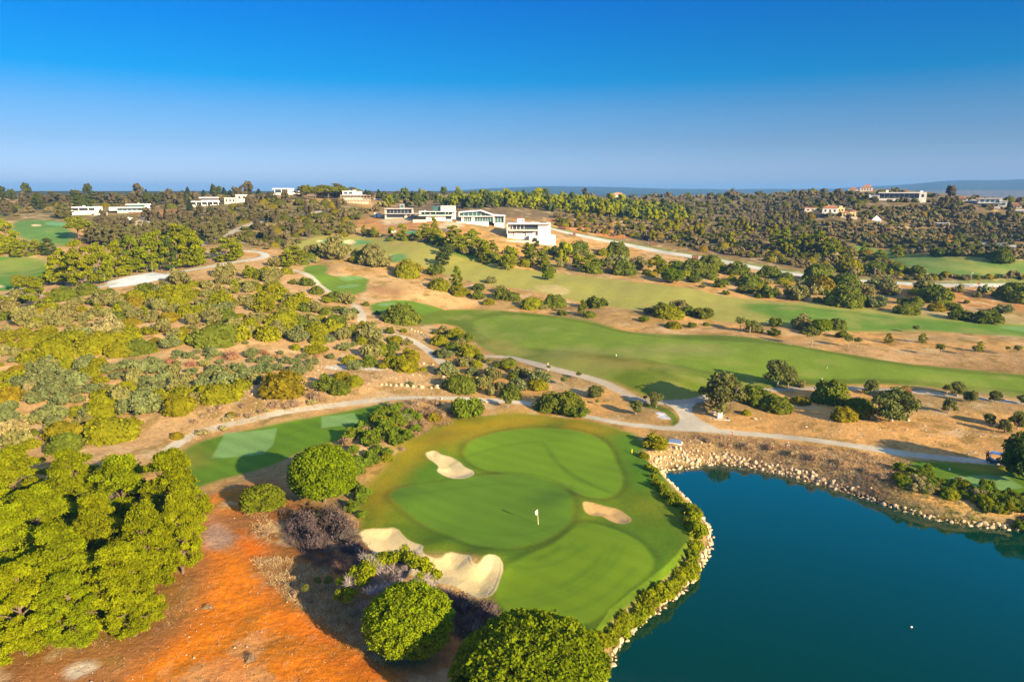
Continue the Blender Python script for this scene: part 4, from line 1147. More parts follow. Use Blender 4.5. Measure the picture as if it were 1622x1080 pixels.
def flush(name, mat, word):
    mb = MB(); mb.v = FILLV[:]; mb.t = FILLT[:]; mb.c = FILLC[:]; mb.f = {k: v for k, v in FILLF.items() if v}
    me = mb.mesh(name, mat)
    o = link(bpy.data.objects.new(name, me)); o['kind'] = 'stuff'; o['label'] = word
    FILLV.clear(); FILLT.clear(); FILLC.clear(); FILLF.clear(); FILLN[0] = 0
    return o

def inside_px(P, poly):
    return seg_dist(P[:, 0], P[:, 1], np.array(poly, float), True) > 0
HOUSES_AT = ((1351,303,16),(1372,305,22),(1431,312,22),(1424,326,90),(1480,316,18),(1521,324,26),(1540,326,16),(1570,336,44),(1606,334,24),(1614,342,26),(1312,350,32),(1340,350,34),(1388,355,18),(1494,363,22),(977,316,30),(1283,339,20),
 (138,345,50),(208,342,60),(326,332,50),(374,325,36),(453,313,42),(562,328,50),(632,352,50),(694,356,60),(761,362,76),(838,390,76),(207,356,26))
occ = np.array([(p[2], p[3] - p[4] * .25, p[4]) for p in PLANTS] + [(cx + dx, y, 16) for cx, y, w in HOUSES_AT for dx in np.linspace(-w / 2, w / 2, max(2, w // 10))])
KEEP_BARE = [[(0, 592), (100, 577), (200, 576), (300, 558), (400, 548), (470, 558), (560, 585), (660, 600), (700, 612)], [(424, 415), (450, 446), (475, 464), (500, 482), (512, 500)], [(150, 720), (210, 700), (260, 680)], [(590, 600), (690, 612)], [(520, 600), (620, 600)]]
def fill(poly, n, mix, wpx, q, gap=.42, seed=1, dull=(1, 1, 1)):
    r = np.random.default_rng(seed); poly_a = np.array(poly, float)
    lo = poly_a.min(0); hi = poly_a.max(0)
    P = lo + (hi - lo) * r.random((n * 3, 2))
    P = P[inside_px(P, poly)][:n]
    for ln in KEEP_BARE:
        d = seg_dist(P[:, 0], P[:, 1] * 1.0, np.array(ln, float), False)
        P = P[d > 7]
    G = cast(P[:, 0], P[:, 1]); z = ground_z(G[:, 0], G[:, 1])
    rr_i = np.clip(np.round(np.interp(np.hypot(G[:, 0], G[:, 1]), rr, np.arange(NR))).astype(int), 0, NR - 1)
    aj = np.clip(np.round(np.interp(np.degrees(np.arctan2(G[:, 0], G[:, 1])), azs, np.arange(NC))).astype(int), 0, NC - 1)
    ok = (CLSG[rr_i, aj] == 0) & (np.hypot(G[:, 0], G[:, 1]) < 1000)
    taken = []
    names = list(mix)
    wts = np.array([mix[k] for k in names], float); wts /= wts.sum()
    for k in range(len(P)):
        if not ok[k]:
            continue
        w = r.uniform(*wpx) * (.5 + .5 * np.clip((P[k, 1] - 300) / 200, .35, 1.4))
        d = np.hypot(occ[:, 0] - P[k, 0], (occ[:, 1] - P[k, 1]) * 2.0)
        if (d < gap * (occ[:, 2] + w)).any():
            continue
        if taken:
            t = np.array(taken)
            if (np.hypot(t[:, 0] - P[k, 0], (t[:, 1] - P[k, 1]) * 2.0) < gap * (t[:, 2] + w)).any():
                continue
        taken.append((P[k, 0], P[k, 1], w))
        sp = names[r.choice(len(names), p=wts)]
        dep = G[k, 1] * CP - (z[k] - CAM_Z) * SP
        wm = w * dep / FPX * 1.12
        fm = SPEC[sp][0]
        kind = 'mound' if fm == 'mound' and not (q == 2 and sp == 'D' and r.random() < .6) else ('open' if fm in ('open', 'dry', 'mound') else 'tree')
        h = wm * SPEC[sp][4] * (.5 if kind == 'tree' else 1)
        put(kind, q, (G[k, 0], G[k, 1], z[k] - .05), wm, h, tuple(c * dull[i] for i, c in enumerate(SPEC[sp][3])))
HILL = {'L': 5, 'G': 5, 'D': 1.5, 'T': .8, 'O': .4}
fill([(0, 490), (110, 486), (200, 472), (280, 458), (350, 446), (425, 432), (440, 446), (480, 480), (500, 500), (500, 545), (400, 540), (280, 552), (120, 570), (0, 582)], 1000, HILL, (19, 36), 0, .37, 1)
fill([(470, 440), (520, 470), (570, 500), (585, 530), (640, 540), (600, 585), (520, 565), (470, 552), (500, 500)], 260, {'L': 4, 'G': 3, 'D': 3, 'T': 1}, (18, 32), 0, .38, 2)
fill([(40, 590), (120, 575), (230, 590), (360, 590), (420, 590), (410, 612), (330, 640), (240, 660), (120, 660), (60, 690), (10, 680), (30, 620)], 420, {'T': 5, 'G': 3, 'L': 2}, (20, 36), 0, .33, 3)
fill([(240, 575), (420, 552), (530, 560), (500, 600), (420, 625), (300, 600)], 150, {'T': 4, 'R': 1.5, 'G': 2}, (8, 16), 0, .5, 4)
fill([(300, 690), (380, 655), (500, 640), (520, 648), (400, 668), (300, 700)], 120, {'B': 4, 'W': 2, 'O': .5}, (8, 15), 0, .4, 5)
fill([(0, 590), (0, 700), (60, 720), (60, 600)], 60, {'L': 4, 'G': 2}, (18, 34), 0, .4, 6)
fill([(548, 705), (560, 682), (606, 648), (640, 652), (600, 690), (640, 700), (612, 730), (580, 745), (552, 730)], 130, {'F': 5, 'L': 2, 'B': 1}, (14, 24), 0, .34, 7)
fill([(610, 650), (700, 655), (716, 668), (660, 692), (640, 704), (600, 700)], 120, {'B': 6, 'F': 1, 'O': 1}, (12, 22), 0, .34, 8)
fill([(680, 505), (720, 505), (760, 570), (820, 580), (860, 610), (800, 640), (760, 620), (700, 600), (680, 560)], 130, {'L': 3, 'D': 3, 'T': 2, 'G': 2}, (14, 26), 0, .40, 9)
flush('scrub_undergrowth', M_SCRUB, 'low mixed scrub filling the gaps between the bigger bushes')
# middle distance
BELT = {'D': 4, 'G': 4, 'L': 2, 'T': 2, 'O': .6, 'Y': .8}
fill([(760, 392), (840, 388), (900, 390), (960, 400), (1010, 410), (1090, 430), (1180, 440), (1260, 452), (1400, 460), (1480, 468), (1500, 486), (1440, 480), (1330, 476), (1230, 470), (1120, 450), (1000, 436), (900, 428), (800, 420)], 700, BELT, (16, 30), 1, .40, 11)
fill([(600, 372), (700, 380), (780, 392), (800, 422), (740, 416), (680, 392), (600, 384)], 160, {'D': 3, 'Y': 3, 'G': 2}, (14, 24), 1, .36, 12)
fill([(440, 395), (520, 396), (600, 400), (640, 412), (600, 430), (540, 414), (480, 420)], 90, {'G': 4, 'L': 2, 'D': 2}, (14, 26), 1, .40, 13)
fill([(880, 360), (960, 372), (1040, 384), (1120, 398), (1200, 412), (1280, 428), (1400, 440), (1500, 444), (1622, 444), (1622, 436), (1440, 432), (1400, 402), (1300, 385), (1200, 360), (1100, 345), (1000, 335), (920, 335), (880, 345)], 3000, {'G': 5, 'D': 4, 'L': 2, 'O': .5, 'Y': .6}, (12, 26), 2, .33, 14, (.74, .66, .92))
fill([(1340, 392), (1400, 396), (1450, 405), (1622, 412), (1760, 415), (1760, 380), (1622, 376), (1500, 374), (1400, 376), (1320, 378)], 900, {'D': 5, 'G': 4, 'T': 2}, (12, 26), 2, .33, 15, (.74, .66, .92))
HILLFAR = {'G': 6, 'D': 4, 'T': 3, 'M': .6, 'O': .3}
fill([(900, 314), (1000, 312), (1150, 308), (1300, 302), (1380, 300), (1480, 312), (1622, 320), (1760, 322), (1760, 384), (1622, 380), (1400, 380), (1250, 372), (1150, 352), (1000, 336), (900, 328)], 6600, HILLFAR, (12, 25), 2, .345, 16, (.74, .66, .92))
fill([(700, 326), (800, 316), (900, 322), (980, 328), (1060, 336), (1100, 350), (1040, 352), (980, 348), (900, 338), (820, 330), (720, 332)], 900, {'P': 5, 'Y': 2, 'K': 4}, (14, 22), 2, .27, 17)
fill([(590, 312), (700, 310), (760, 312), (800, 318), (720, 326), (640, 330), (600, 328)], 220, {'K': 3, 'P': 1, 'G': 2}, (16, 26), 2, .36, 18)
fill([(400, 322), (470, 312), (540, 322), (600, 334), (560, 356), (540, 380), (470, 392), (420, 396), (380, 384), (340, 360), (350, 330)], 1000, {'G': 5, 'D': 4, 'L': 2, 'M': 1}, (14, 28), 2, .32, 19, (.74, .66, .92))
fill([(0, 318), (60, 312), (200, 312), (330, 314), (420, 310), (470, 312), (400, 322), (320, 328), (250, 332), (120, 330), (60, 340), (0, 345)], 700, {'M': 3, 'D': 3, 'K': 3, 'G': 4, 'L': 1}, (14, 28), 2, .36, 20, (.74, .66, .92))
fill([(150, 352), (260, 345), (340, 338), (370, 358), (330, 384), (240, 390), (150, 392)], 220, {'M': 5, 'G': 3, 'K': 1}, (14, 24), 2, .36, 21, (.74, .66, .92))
fill([(0, 385), (60, 392), (100, 404), (60, 408), (0, 404)], 80, {'Y': 3, 'D': 2, 'L': 2}, (16, 24), 1, .36, 22)
fill([(-60, 312), (0, 318), (0, 350), (-80, 380), (-80, 330)], 60, {'M': 3, 'D': 3}, (14, 26), 2, .4, 23)
fill([(1440, 465), (1500, 468), (1622, 480), (1760, 490), (1760, 470), (1622, 462), (1520, 460)], 60, {'T': 2, 'G': 2, 'D': 3}, (14, 30), 1, .5, 24)
flush('far_scrub_vegetation', M_SCRUB, 'dense scrub and low trees covering the far slopes and ridge')

# dry grass and thistles on the bare banks
GR = MB(); grng = np.random.default_rng(5)
def dry_patch(poly, n, size, col, seed):
    r = np.random.default_rng(seed); a = np.array(poly, float)
    P = a.min(0) + (a.max(0) - a.min(0)) * r.random((n * 3, 2)); P = P[inside_px(P, poly)][:n]
    G = cast(P[:, 0], P[:, 1]); z = ground_z(G[:, 0], G[:, 1])
    for k in range(len(P)):
        s = size * r.uniform(.5, 1.3); tn = r.uniform(.25, .75)
        twigs(GR, (G[k, 0], G[k, 1], z[k] - .05), 16, s, r, s * .045, tn, .9, np.array(col) * r.uniform(.8, 1.2), reach=.35)
STRAW = (.50, .37, .19); BRN = (.34, .22, .12); GRY = (.15, .11, .09)
dry_patch([(1060, 692), (1120, 690), (1250, 700), (1350, 714), (1450, 732), (1420, 780), (1350, 760), (1250, 736), (1150, 718), (1080, 708)], 900, .75, BRN, 1)
dry_patch([(1060, 692), (1120, 690), (1250, 700), (1350, 714), (1450, 732), (1420, 780), (1350, 760), (1250, 736), (1150, 718), (1080, 708)], 700, .7, STRAW, 2)
dry_patch([(300, 690), (380, 655), (500, 638), (560, 630), (700, 618), (720, 625), (560, 638), (400, 668), (300, 702)], 700, .6, STRAW, 3)
dry_patch([(610, 648), (710, 655), (716, 670), (660, 692), (600, 712)], 500, .9, BRN, 4)
dry_patch([(400, 885), (440, 880), (520, 905), (560, 945), (600, 990), (640, 1050), (600, 1050), (540, 1005), (470, 960), (430, 930)], 900, .55, STRAW, 5)
dry_patch([(440, 800), (500, 815), (560, 840), (590, 880), (560, 920), (500, 900), (450, 860)], 700, .7, GRY, 6)
dry_patch([(690, 932), (740, 955), (775, 960), (792, 990), (740, 1020), (700, 990)], 600, .7, GRY, 7)
dry_patch([(1400, 765), (1480, 785), (1622, 815), (1622, 835), (1500, 820), (1420, 800)], 500, .6, (.24, .26, .06), 14)
dry_patch([(40, 940), (160, 930), (280, 900), (320, 930), (260, 1000), (120, 1040), (20, 1060)], 500, .4, BRN, 8)
dry_patch([(200, 1000), (330, 900), (420, 900), (520, 1000), (600, 1080), (120, 1080)], 260, .3, STRAW, 15)
dry_patch([(380, 780), (440, 790), (440, 850), (420, 870), (395, 840)], 200, .45, STRAW, 9)
dry_patch([(300, 600), (420, 570), (540, 570), (700, 600), (700, 615), (500, 612), (420, 640)], 700, .5, STRAW, 10)
dry_patch([(1100, 655), (1300, 655), (1600, 660), (1622, 730), (1400, 705), (1200, 685)], 500, .35, STRAW, 11)
dry_patch([(1150, 530), (1340, 548), (1622, 565), (1622, 588), (1400, 570), (1250, 550)], 500, .45, STRAW, 12)
dry_patch([(1040, 940), (1090, 895), (1122, 850), (1080, 790), (1050, 755), (1040, 745), (1060, 800), (1095, 850), (1070, 905), (1000, 965)], 350, .5, (.30, .33, .05), 13)
o = link(bpy.data.objects.new('dry_grass', GR.mesh('dry_grass', M_SCRUB))); o['kind'] = 'stuff'; o['label'] = 'tufts of dry straw and thistles on the bare banks'

# stones and clods on the bare earth
PB = MB(); prn = np.random.default_rng(9)
def pebbles(poly, n, lo, hi, col, seed):
    r = np.random.default_rng(seed); a = np.array(poly, float)
    P = a.min(0) + (a.max(0) - a.min(0)) * r.random((n * 3, 2)); P = P[inside_px(P, poly)][:n]
    G = cast(P[:, 0], P[:, 1]); z = ground_z(G[:, 0], G[:, 1]); v, f = ICO[1]
    for k in range(len(P)):
        s = lo + (hi - lo) * r.random() ** 3
        w = v * s * r.uniform(.6, 1.2, (1, 3)) * (1 + .3 * (r.random((len(v), 1)) - .5))
        PB.add(w + np.array([G[k, 0], G[k, 1], z[k]]), f, r.uniform(.3, .7), np.array(col) * r.uniform(.75, 1.25))
pebbles([(0, 1080), (150, 1000), (300, 900), (330, 790), (450, 770), (480, 830), (420, 870), (480, 950), (640, 1060), (660, 1100), (0, 1100)], 1800, .03, .11, (.34, .18, .085), 1)
pebbles([(0, 1080), (150, 1000), (300, 900), (330, 790), (450, 770), (480, 830), (420, 870), (480, 950), (640, 1060), (660, 1100), (0, 1100)], 70, .06, .20, (.48, .34, .22), 2)
pebbles([(1100, 655), (1300, 655), (1600, 660), (1622, 730), (1400, 705), (1200, 685)], 260, .05, .22, (.60, .46, .32), 3)
pebbles([(300, 600), (420, 570), (540, 570), (720, 600), (720, 625), (500, 640), (300, 690)], 420, .06, .30, (.60, .46, .32), 4)
pebbles([(1060, 692), (1250, 700), (1420, 730), (1420, 785), (1250, 740), (1080, 712)], 420, .06, .26, (.52, .40, .27), 5)
o = link(bpy.data.objects.new('gravel', PB.mesh('gravel', M_SCRUB))); o['kind'] = 'stuff'; o['label'] = 'loose stones and clods on the bare earth'
# ------------------------------------------------------------------ things made by people, and stones
def tag(o, label, cat, group=None):
    o['label'] = label; o['category'] = cat
    if group: o['group'] = group
    return o
def box(mb, x0, x1, y0, y1, z0, z1):
    v = [(x, y, z) for x in (x0, x1) for y in (y0, y1) for z in (z0, z1)]
    mb.add(np.array(v, float), np.array([(0, 1, 3, 2), (4, 6, 7, 5), (0, 4, 5, 1), (2, 3, 7, 6), (0, 2, 6, 4), (1, 5, 7, 3)]))
def prism(mb, prof, y0, y1):
    """profile in x,z extruded along y"""
    n = len(prof)
    v = np.array([(x, y0, z) for x, z in prof] + [(x, y1, z) for x, z in prof], float)
    mb.add(v, np.array([(i, (i + 1) % n, (i + 1) % n + n, i + n) for i in range(n)]))
    mb.add(v, np.array([list(range(n))[::-1]])); mb.add(v, np.array([list(range(n, 2 * n))]))
def cyl(mb, p0, p1, r, n=10, r1=None):
    tube(mb, [p0, p1], [r, r if r1 is None else r1], n)
    for p, rad in ((p0, r), (p1, r if r1 is None else r1)):
        d = (Vector(p1) - Vector(p0)).normalized(); u = d.orthogonal().normalized(); w = d.cross(u)
        v = np.array([tuple(Vector(p) + (u * math.cos(a) + w * math.sin(a)) * rad) for a in [2 * math.pi * k / n for k in range(n)]])
        mb.add(v, np.array([list(range(n))]))
def node(mb, name, mat, parent=None, bevel=0.0, sm=False):
    me = mb.mesh(name, mat, sm)
    bm = bmesh.new(); bm.from_mesh(me)
    bmesh.ops.remove_doubles(bm, verts=bm.verts, dist=1e-4)
    bmesh.ops.recalc_face_normals(bm, faces=bm.faces)
    bm.to_mesh(me); bm.free()
    o = link(bpy.data.objects.new(name, me))
    if parent: o.parent = parent
    if bevel:
        m = o.modifiers.new('edge', 'BEVEL'); m.width = bevel; m.segments = 2; m.limit_method = 'ANGLE'
    return o
def parts(root, *lst):
    for name, mat, fn, *bv in lst:
        mb = MB(); fn(mb); node(mb, name, mat, root, *(bv[:1]))
def root_at(name, px, py, face=True, yaw=0.0):
    P, mpp = at(px, py)
    o = link(bpy.data.objects.new(name, None)); o.empty_display_size = .5
    o.location = P
    if face:
        o.rotation_euler = (0, 0, -math.atan2(P.x, P.y) + math.radians(yaw))
    return o, mpp

WHITE = simple_mat('white_render', (.62, .585, .54), .8, .05, .6)
CREAM = simple_mat('cream_render', (.58, .48, .37), .85, .07, .6)
OCHRE = simple_mat('yellow_render', (.74, .55, .26), .85, .08, .6)
CONC = simple_mat('raw_concrete', (.36, .33, .31), .9, .15, .8, bump=.02)
GREYW = simple_mat('lavender_grey_wall', (.52, .47, .50), .85, .08, .8)
GLASS = simple_mat('green_glass', (.035, .10, .10), .08, .25, .5, spec=.8)
DGLASS = simple_mat('dark_glass', (.022, .03, .045), .08, .25, .5, spec=.8)
TILE = simple_mat('clay_roof_tiles', (.46, .19, .10), .9, .2, 2.5)
ROOFW = simple_mat('white_roof', (.74, .73, .74), .7, .05, .5)
STEEL = simple_mat('galvanised_steel', (.45, .46, .47), .45, .08, 4, metal=.6)
RUST = simple_mat('brown_corten', (.16, .075, .05), .8, .2, 3)
WOOD = simple_mat('weathered_wood', (.36, .27, .19), .9, .25, 5)

def house(label, cx, py, plist, yaw=0.0, cat='house', name='villa', sink=3.0):
    """plist: (part name, material, [(x0, x1, z0, z1, y0, y1)]) - x and z in photo pixels at the house's own distance, y in metres"""
    r, m = root_at(name, cx, py, True, yaw)
    tag(r, label, cat)
    for pn, mat, bs in plist:
        mb = MB()
        for b in bs:
            x0, x1, z0, z1, y0, y1 = b
            box(mb, (x0 - cx) * m, (x1 - cx) * m, y0, y1, (z0 * m if z0 > 0 else -sink), z1 * m)
        node(mb, pn, mat, r)
    return r, m
def wins(x0, x1, n, z0, z1, y=-.06, d=.12, gap=.18):
    w = (x1 - x0) / n
    return [(x0 + w * i + w * gap / 2, x0 + w * (i + 1) - w * gap / 2, z0, z1, y, y + d) for i in range(n)]
def mull(x0, x1, n, z0, z1, y=-.14, d=.10, t=.35):
    w = (x1 - x0) / n
    return [(x0 + w * i - t / 2, x0 + w * i + t / 2, z0, z1, y, y + d) for i in range(n + 1)]

# gabled villa with the glass front
r, m = house('white villa with a gabled glass front and long terrace', 761, 356, [
    ('terrace', GREYW, [(723, 774, 0, 4.6, -3.5, 2)]),
    ('railing', STEEL, [(723, 774, 6.6, 6.9, -3.4, -3.3)] + [(x, x + .2, 4.6, 6.6, -3.4, -3.3) for x in range(724, 775, 5)]),
    ('floor_slab', WHITE, [(727, 783, 12.2, 13.2, -1.6, 12)]),
    ('ground_floor_wall', WHITE, [(731, 735, 4.6, 12.2, 0, 11)]),
    ('pier', WHITE, [(747, 752, 4.6, 12.2, 0, 3)]),
    ('end_wall', WHITE, [(781, 783, 2, 12.2, 0, 11)]),
    ('side_wall', WHITE, [(727, 728.2, 12.2, 18.4, -1.6, 12)]),
    ('ground_floor_glazing', GLASS, [(735, 747, 4.6, 12.2, .5, .7), (752, 781, 4.6, 12.2, .5, .7)]),
    ('mullion', WHITE, mull(735, 747, 4, 4.6, 12.2, .36, .12, .5) + mull(752, 781, 7, 4.6, 12.2, .36, .12, .4)),
    ('wing_glazing', GLASS, [(784, 798, 2.6, 12.6, 1.0, 1.2)]),
    ('wing_mullion', WHITE, mull(784, 798, 3, 2.6, 12.6, .86, .12, .6)),
    ('wing_wall', WHITE, [(798, 800, 0, 13, 0, 12), (783, 800, 0, 2.6, 0, 12)]),
], cat='villa')
mb = MB(); prism(mb, [((x - 761) * m, z * m) for x, z in ((728.2, 13.2), (728.2, 18), (762, 20.6), (782, 13.2))], .5, .7); node(mb, 'gable_glazing', GLASS, r)
mb = MB()
for x in (735, 742, 749, 755, 762, 769):
    box(mb, (x - .25 - 761) * m, (x + .25 - 761) * m, .36, .48, 13.2 * m, (18.3 + (x - 728) * .067 if x <= 762 else 20.4 - (x - 762) * .35) * m)
node(mb, 'gable_mullion', WHITE, r)
mb = MB(); prism(mb, [((x - 761) * m, z * m) for x, z in ((727, 18.4), (762, 21), (783.5, 13.2), (801, 12.8), (801, 13.8), (784, 14.2), (762, 22), (727, 19.4))], -1.6, 13); node(mb, 'roof', ROOFW, r)

# cubic villa
house('white villa with cubic upper storey and long cantilevered balcony', 694, 350, [
    ('wall', WHITE, [(675, 716, 0, 8, -1, 10), (664, 720, 8, 9.2, -3, 10)]),
    ('side_wall', WHITE, [(664, 668, 9.2, 14, -2, 9), (681, 683, 9.2, 14, -1, 9), (716, 722, 2, 14, -1, 10)]),
    ('upper_wall', CREAM, [(698.5, 722, 14.8, 23, -2, 10)]),
    ('roof', WHITE, [(664, 723, 14, 14.8, -3, 10)]),
    ('glazing', DGLASS, [(668, 716, 9.2, 14, 1, 1.2)]),
    ('glass_box', GLASS, [(686, 698.3, 14.8, 22.4, 0, 8)]),
    ('garage_opening', DGLASS, [(706, 715, 2.6, 7, -1.12, -.9)]),
    ('balustrade', GLASS, [(664, 716, 9.2, 11.0, -3, -2.9)]),
    ('air_conditioner', STEEL, [(672, 675, 14.8, 16.2, 3, 4)]), ('garden_wall', CREAM, [(655, 676, 0, 2.4, -5, -4.6)]),
    ('column', WHITE, [(x, x + .8, 9.2, 14, -2, -1.4) for x in (673, 690, 705, 710)]),
], cat='villa')
# grey unfinished house
house('grey flat-roofed house with dark glazing and small roof tower', 632, 346, [
    ('wall', CONC, [(610, 613, 0, 15, -1, 9), (652, 655, 0, 15, -1, 9), (613, 652, 0, 5, 0, 9)]),
    ('floor_slab', CONC, [(610, 662, 6.4, 7.4, -2.5, 9), (610, 655, 14, 15.2, -2, 9)]),
    ('glazing', DGLASS, [(613, 652, 7.4, 14, .6, .8), (613, 640, 1, 6.4, -.1, .1)]),
    ('mullion', STEEL, mull(613, 652, 7, 7.4, 14, .46, .12, .5)),
    ('roof_tower', CONC, [(634, 641, 15.2, 21.5, 1, 6)]),
    ('tower_window', GLASS, [(635, 640, 16, 20.5, .88, 1.0)]),
    ('column', CONC, [(x, x + .8, 0, 6.4, -2.3, -1.7) for x in (643, 650, 656, 661)]),
])
# white house by the slope road
house('white box villa with wide dark balcony and red-topped roof room', 838, 383, [
    ('base_wall', WHITE, [(838, 880, 0, 9, -1.5, 10), (845, 868, 0, 3, -3, -1.5)]),
    ('wall', WHITE, [(806, 852, 3, 12, 1, 12), (852, 872, 9, 27, -.5, 12)]),
    ('side_wall', WHITE, [(803, 804.5, 12, 28, -2.5, 12), (804, 806, 3, 12, -1, 12)]),
    ('floor_slab', WHITE, [(806, 852, 17, 18.4, -2.5, 12)]),
    ('roof', WHITE, [(804.5, 872, 27, 28.6, -2.5, 12)]),
    ('upper_glazing', DGLASS, [(810, 852, 18.4, 27, .6, .8)]),
    ('mullion', WHITE, mull(812, 830, 3, 18.4, 27, .45, .12, .8)),
    ('back_wall', CREAM, [(804.5, 852, 12, 27, 1.2, 12)]),
    ('lower_glazing', GREYW, [(814, 828, 8.5, 14.5, .5, .99), (833, 848, 8, 14.5, .5, .99)]),
    ('roof_room', WHITE, [(819, 830, 28.6, 35, 3, 8)]),
    ('roof_room_window', DGLASS, [(826, 828, 31, 33.5, 2.9, 3.0)]),
    ('roof_cover', simple_mat('red_cover', (.55, .06, .06), .8), [(819.5, 825, 35, 36.2, 3.5, 6)]),
    ('retaining_wall', CREAM, [(800, 846, 0, 3, -6, -5.6)]),
    ('railing', STEEL, [(810, 852, 20.6, 20.9, -2.3, -2.2)] + [(x, x + .2, 18.4, 20.6, -2.3, -2.2) for x in range(810, 853, 4)]),
    ('air_conditioner', STEEL, [(842, 845, 28.6, 30.4, 4, 5)]), ('solar_collector', DGLASS, [(856, 866, 28.6, 29.6, 4, 7)]),
], cat='villa')
# villas on the far ridge
house('low white villa beside the dark cypress-like trees on the ridge', 138, 341, [
    ('wall', WHITE, [(118, 157, 0, 6, 0, 10), (149, 160, 0, 12.4, -1, 10), (108, 120, 5, 7, 0, 9)]),
    ('roof', WHITE, [(114, 160, 10.4, 12, -2, 10), (133, 137, 12, 14, 2, 5)]),
    ('glazing', DGLASS, [(120, 149, 6, 10.4, .4, .6)]), ('column', WHITE, [(127, 128, 6, 10.4, -1.5, -1), (140, 141, 6, 10.4, -1.5, -1)]),
    ('garage', CONC, [(147, 166, 0, 4, -4, -1)])], cat='villa')
house('white two-tier villa with pale glazed front above red earth', 208, 337, [
    ('wall', WHITE, [(189, 236, 0, 3, 0, 10), (228, 235, 3, 12, -.5, 10)]),
    ('roof', WHITE, [(178, 232, 7, 8.6, -2, 10), (201, 237, 12, 13.2, -1, 10), (218, 221, 13.2, 14.5, 2, 4)]),
    ('lower_glazing', GLASS, [(189, 230, 3, 7, .4, .6)]), ('upper_glazing', GLASS, [(203, 228, 8.6, 12, .4, .6)]),
    ('side_wall', WHITE, [(178, 189, 3.5, 7, -1.5, 9)]), ('mullion', WHITE, mull(189, 230, 6, 3, 7, .25, .12, .5)),
    ('terrace', RUST, [(205, 248, 0, 1.2, -5, 0)])], cat='villa')
house('white villa of two long stacked balconies below the conifers', 326, 327, [
    ('wall', WHITE, [(306, 346, 0, 2, 0, 9), (320, 346, 7.6, 9, 0, 9)]), ('roof', WHITE, [(301, 347, 6, 7.6, -2, 9), (317, 346, 12, 13.6, -1.5, 9)]),
    ('lower_glazing', DGLASS, [(306, 345, 2, 6, .5, .7)]), ('upper_glazing', DGLASS, [(320, 344, 9, 12, .5, .7)]),
    ('column', WHITE, [(x, x + 1, 1, 6, -1.6, -1) for x in (304, 312, 320, 328, 336, 344)])], cat='villa')
house('cream house with a square upper block beside the ridge road', 374, 321, [
    ('wall', CREAM, [(357, 375, 0, 7, 0, 8), (374, 391, 0, 12, -1, 8)]), ('roof', WHITE, [(356.5, 374, 7, 7.8, -.4, 8), (373.5, 391.5, 12, 12.8, -1.4, 8)]),
    ('window', DGLASS, wins(358, 373, 3, 2, 5.5, -.1, .14, .5) + wins(376, 390, 2, 6.5, 10, -1.1, .14, .5))])
house('white villa with a dark recessed gallery at the wood edge', 453, 309, [
    ('wall', WHITE, [(434, 465, 0, 3, 0, 9), (456, 465, 3, 9, -.5, 9), (465, 474, 0, 5, 0, 8)]), ('roof', WHITE, [(433, 466, 8.4, 10, -1.5, 9), (464.5, 474.5, 5, 5.6, -.3, 8)]),
    ('glazing', DGLASS, [(437, 456, 3, 8.4, .5, .7)]), ('column', WHITE, [(436, 437, 3, 8.4, -1, -.5), (446, 447, 3, 8.4, -1, -.5)])], cat='villa')
house('unfinished house wrapped in scaffolding on the ridge', 562, 322, [
    ('wall', CREAM, [(542, 584, 0, 5, 0, 10), (545, 574, 5, 12, .5, 10)]), ('upper_wall', WHITE, [(544, 574, 13, 18.5, 0, 9)]),
    ('floor_slab', CONC, [(538, 586, 5, 6, -2, 10), (540, 580, 12, 13, -2, 10)]),
    ('scaffold', WOOD, [(x, x + .5, 0, 13, -2.6, -2.4) for x in range(541, 588, 5)] + [(540, 587, z, z + .5, -2.7, -2.5) for z in (4, 8, 12)]),
    ('window', DGLASS, wins(545, 560, 2, 14.2, 17.4, -.1, .14, .3)), ('roof', WHITE, [(543, 560, 18.5, 19.2, -.5, 9), (560, 565, 18.5, 20.4, 1, 6)])])
# right hill
house('long low modern house with dark blue glass front on the hilltop', 1424, 317, [
    ('wall', WHITE, [(1451, 1461, 0, 13, -1, 9), (1381, 1396, 0, 9, 0, 8)]), ('roof', WHITE, [(1394, 1452, 11, 12.6, -1.5, 9), (1404, 1408, 12.6, 16, 3, 5), (1452, 1456, 13, 15, 3, 5)]),
    ('glazing', DGLASS, [(1396, 1451, 3, 11, .6, .8)]), ('window', DGLASS, [(1454.5, 1457.5, 5, 9.5, -1.1, -.96)]),
    ('mullion', STEEL, mull(1396, 1451, 8, 3, 11, .45, .12, .5)), ('terrace', WHITE, [(1396, 1456, 0, 3, -3, 1)])])
r, m = house('white house with terracotta roof standing on tall columns', 1312, 343, [
    ('wall', WHITE, [(1303, 1325, 5, 13, 0, 9)]), ('floor_slab', WHITE, [(1302, 1322, 4, 5.4, -2, 9)]),
    ('column', WHITE, [(x, x + .8, 0, 4, -1.6, -1) for x in (1303, 1308, 1313, 1319)]), ('window', DGLASS, wins(1304, 1324, 3, 7, 10.5, -.1, .14, .6)), ('base_wall', CREAM, [(1306, 1325, 0, 4, 2, 9)])])
mb = MB(); prism(mb, [((x - 1312) * m, z * m) for x, z in ((1302, 13), (1326, 13), (1319, 16.5), (1308, 16.5))], -.5, 9.5); node(mb, 'roof', TILE, r)
mb = MB(); box(mb, -1.6 * m, -.2 * m, 3, 4, 15 * m, 18 * m); node(mb, 'chimney', WHITE, r)
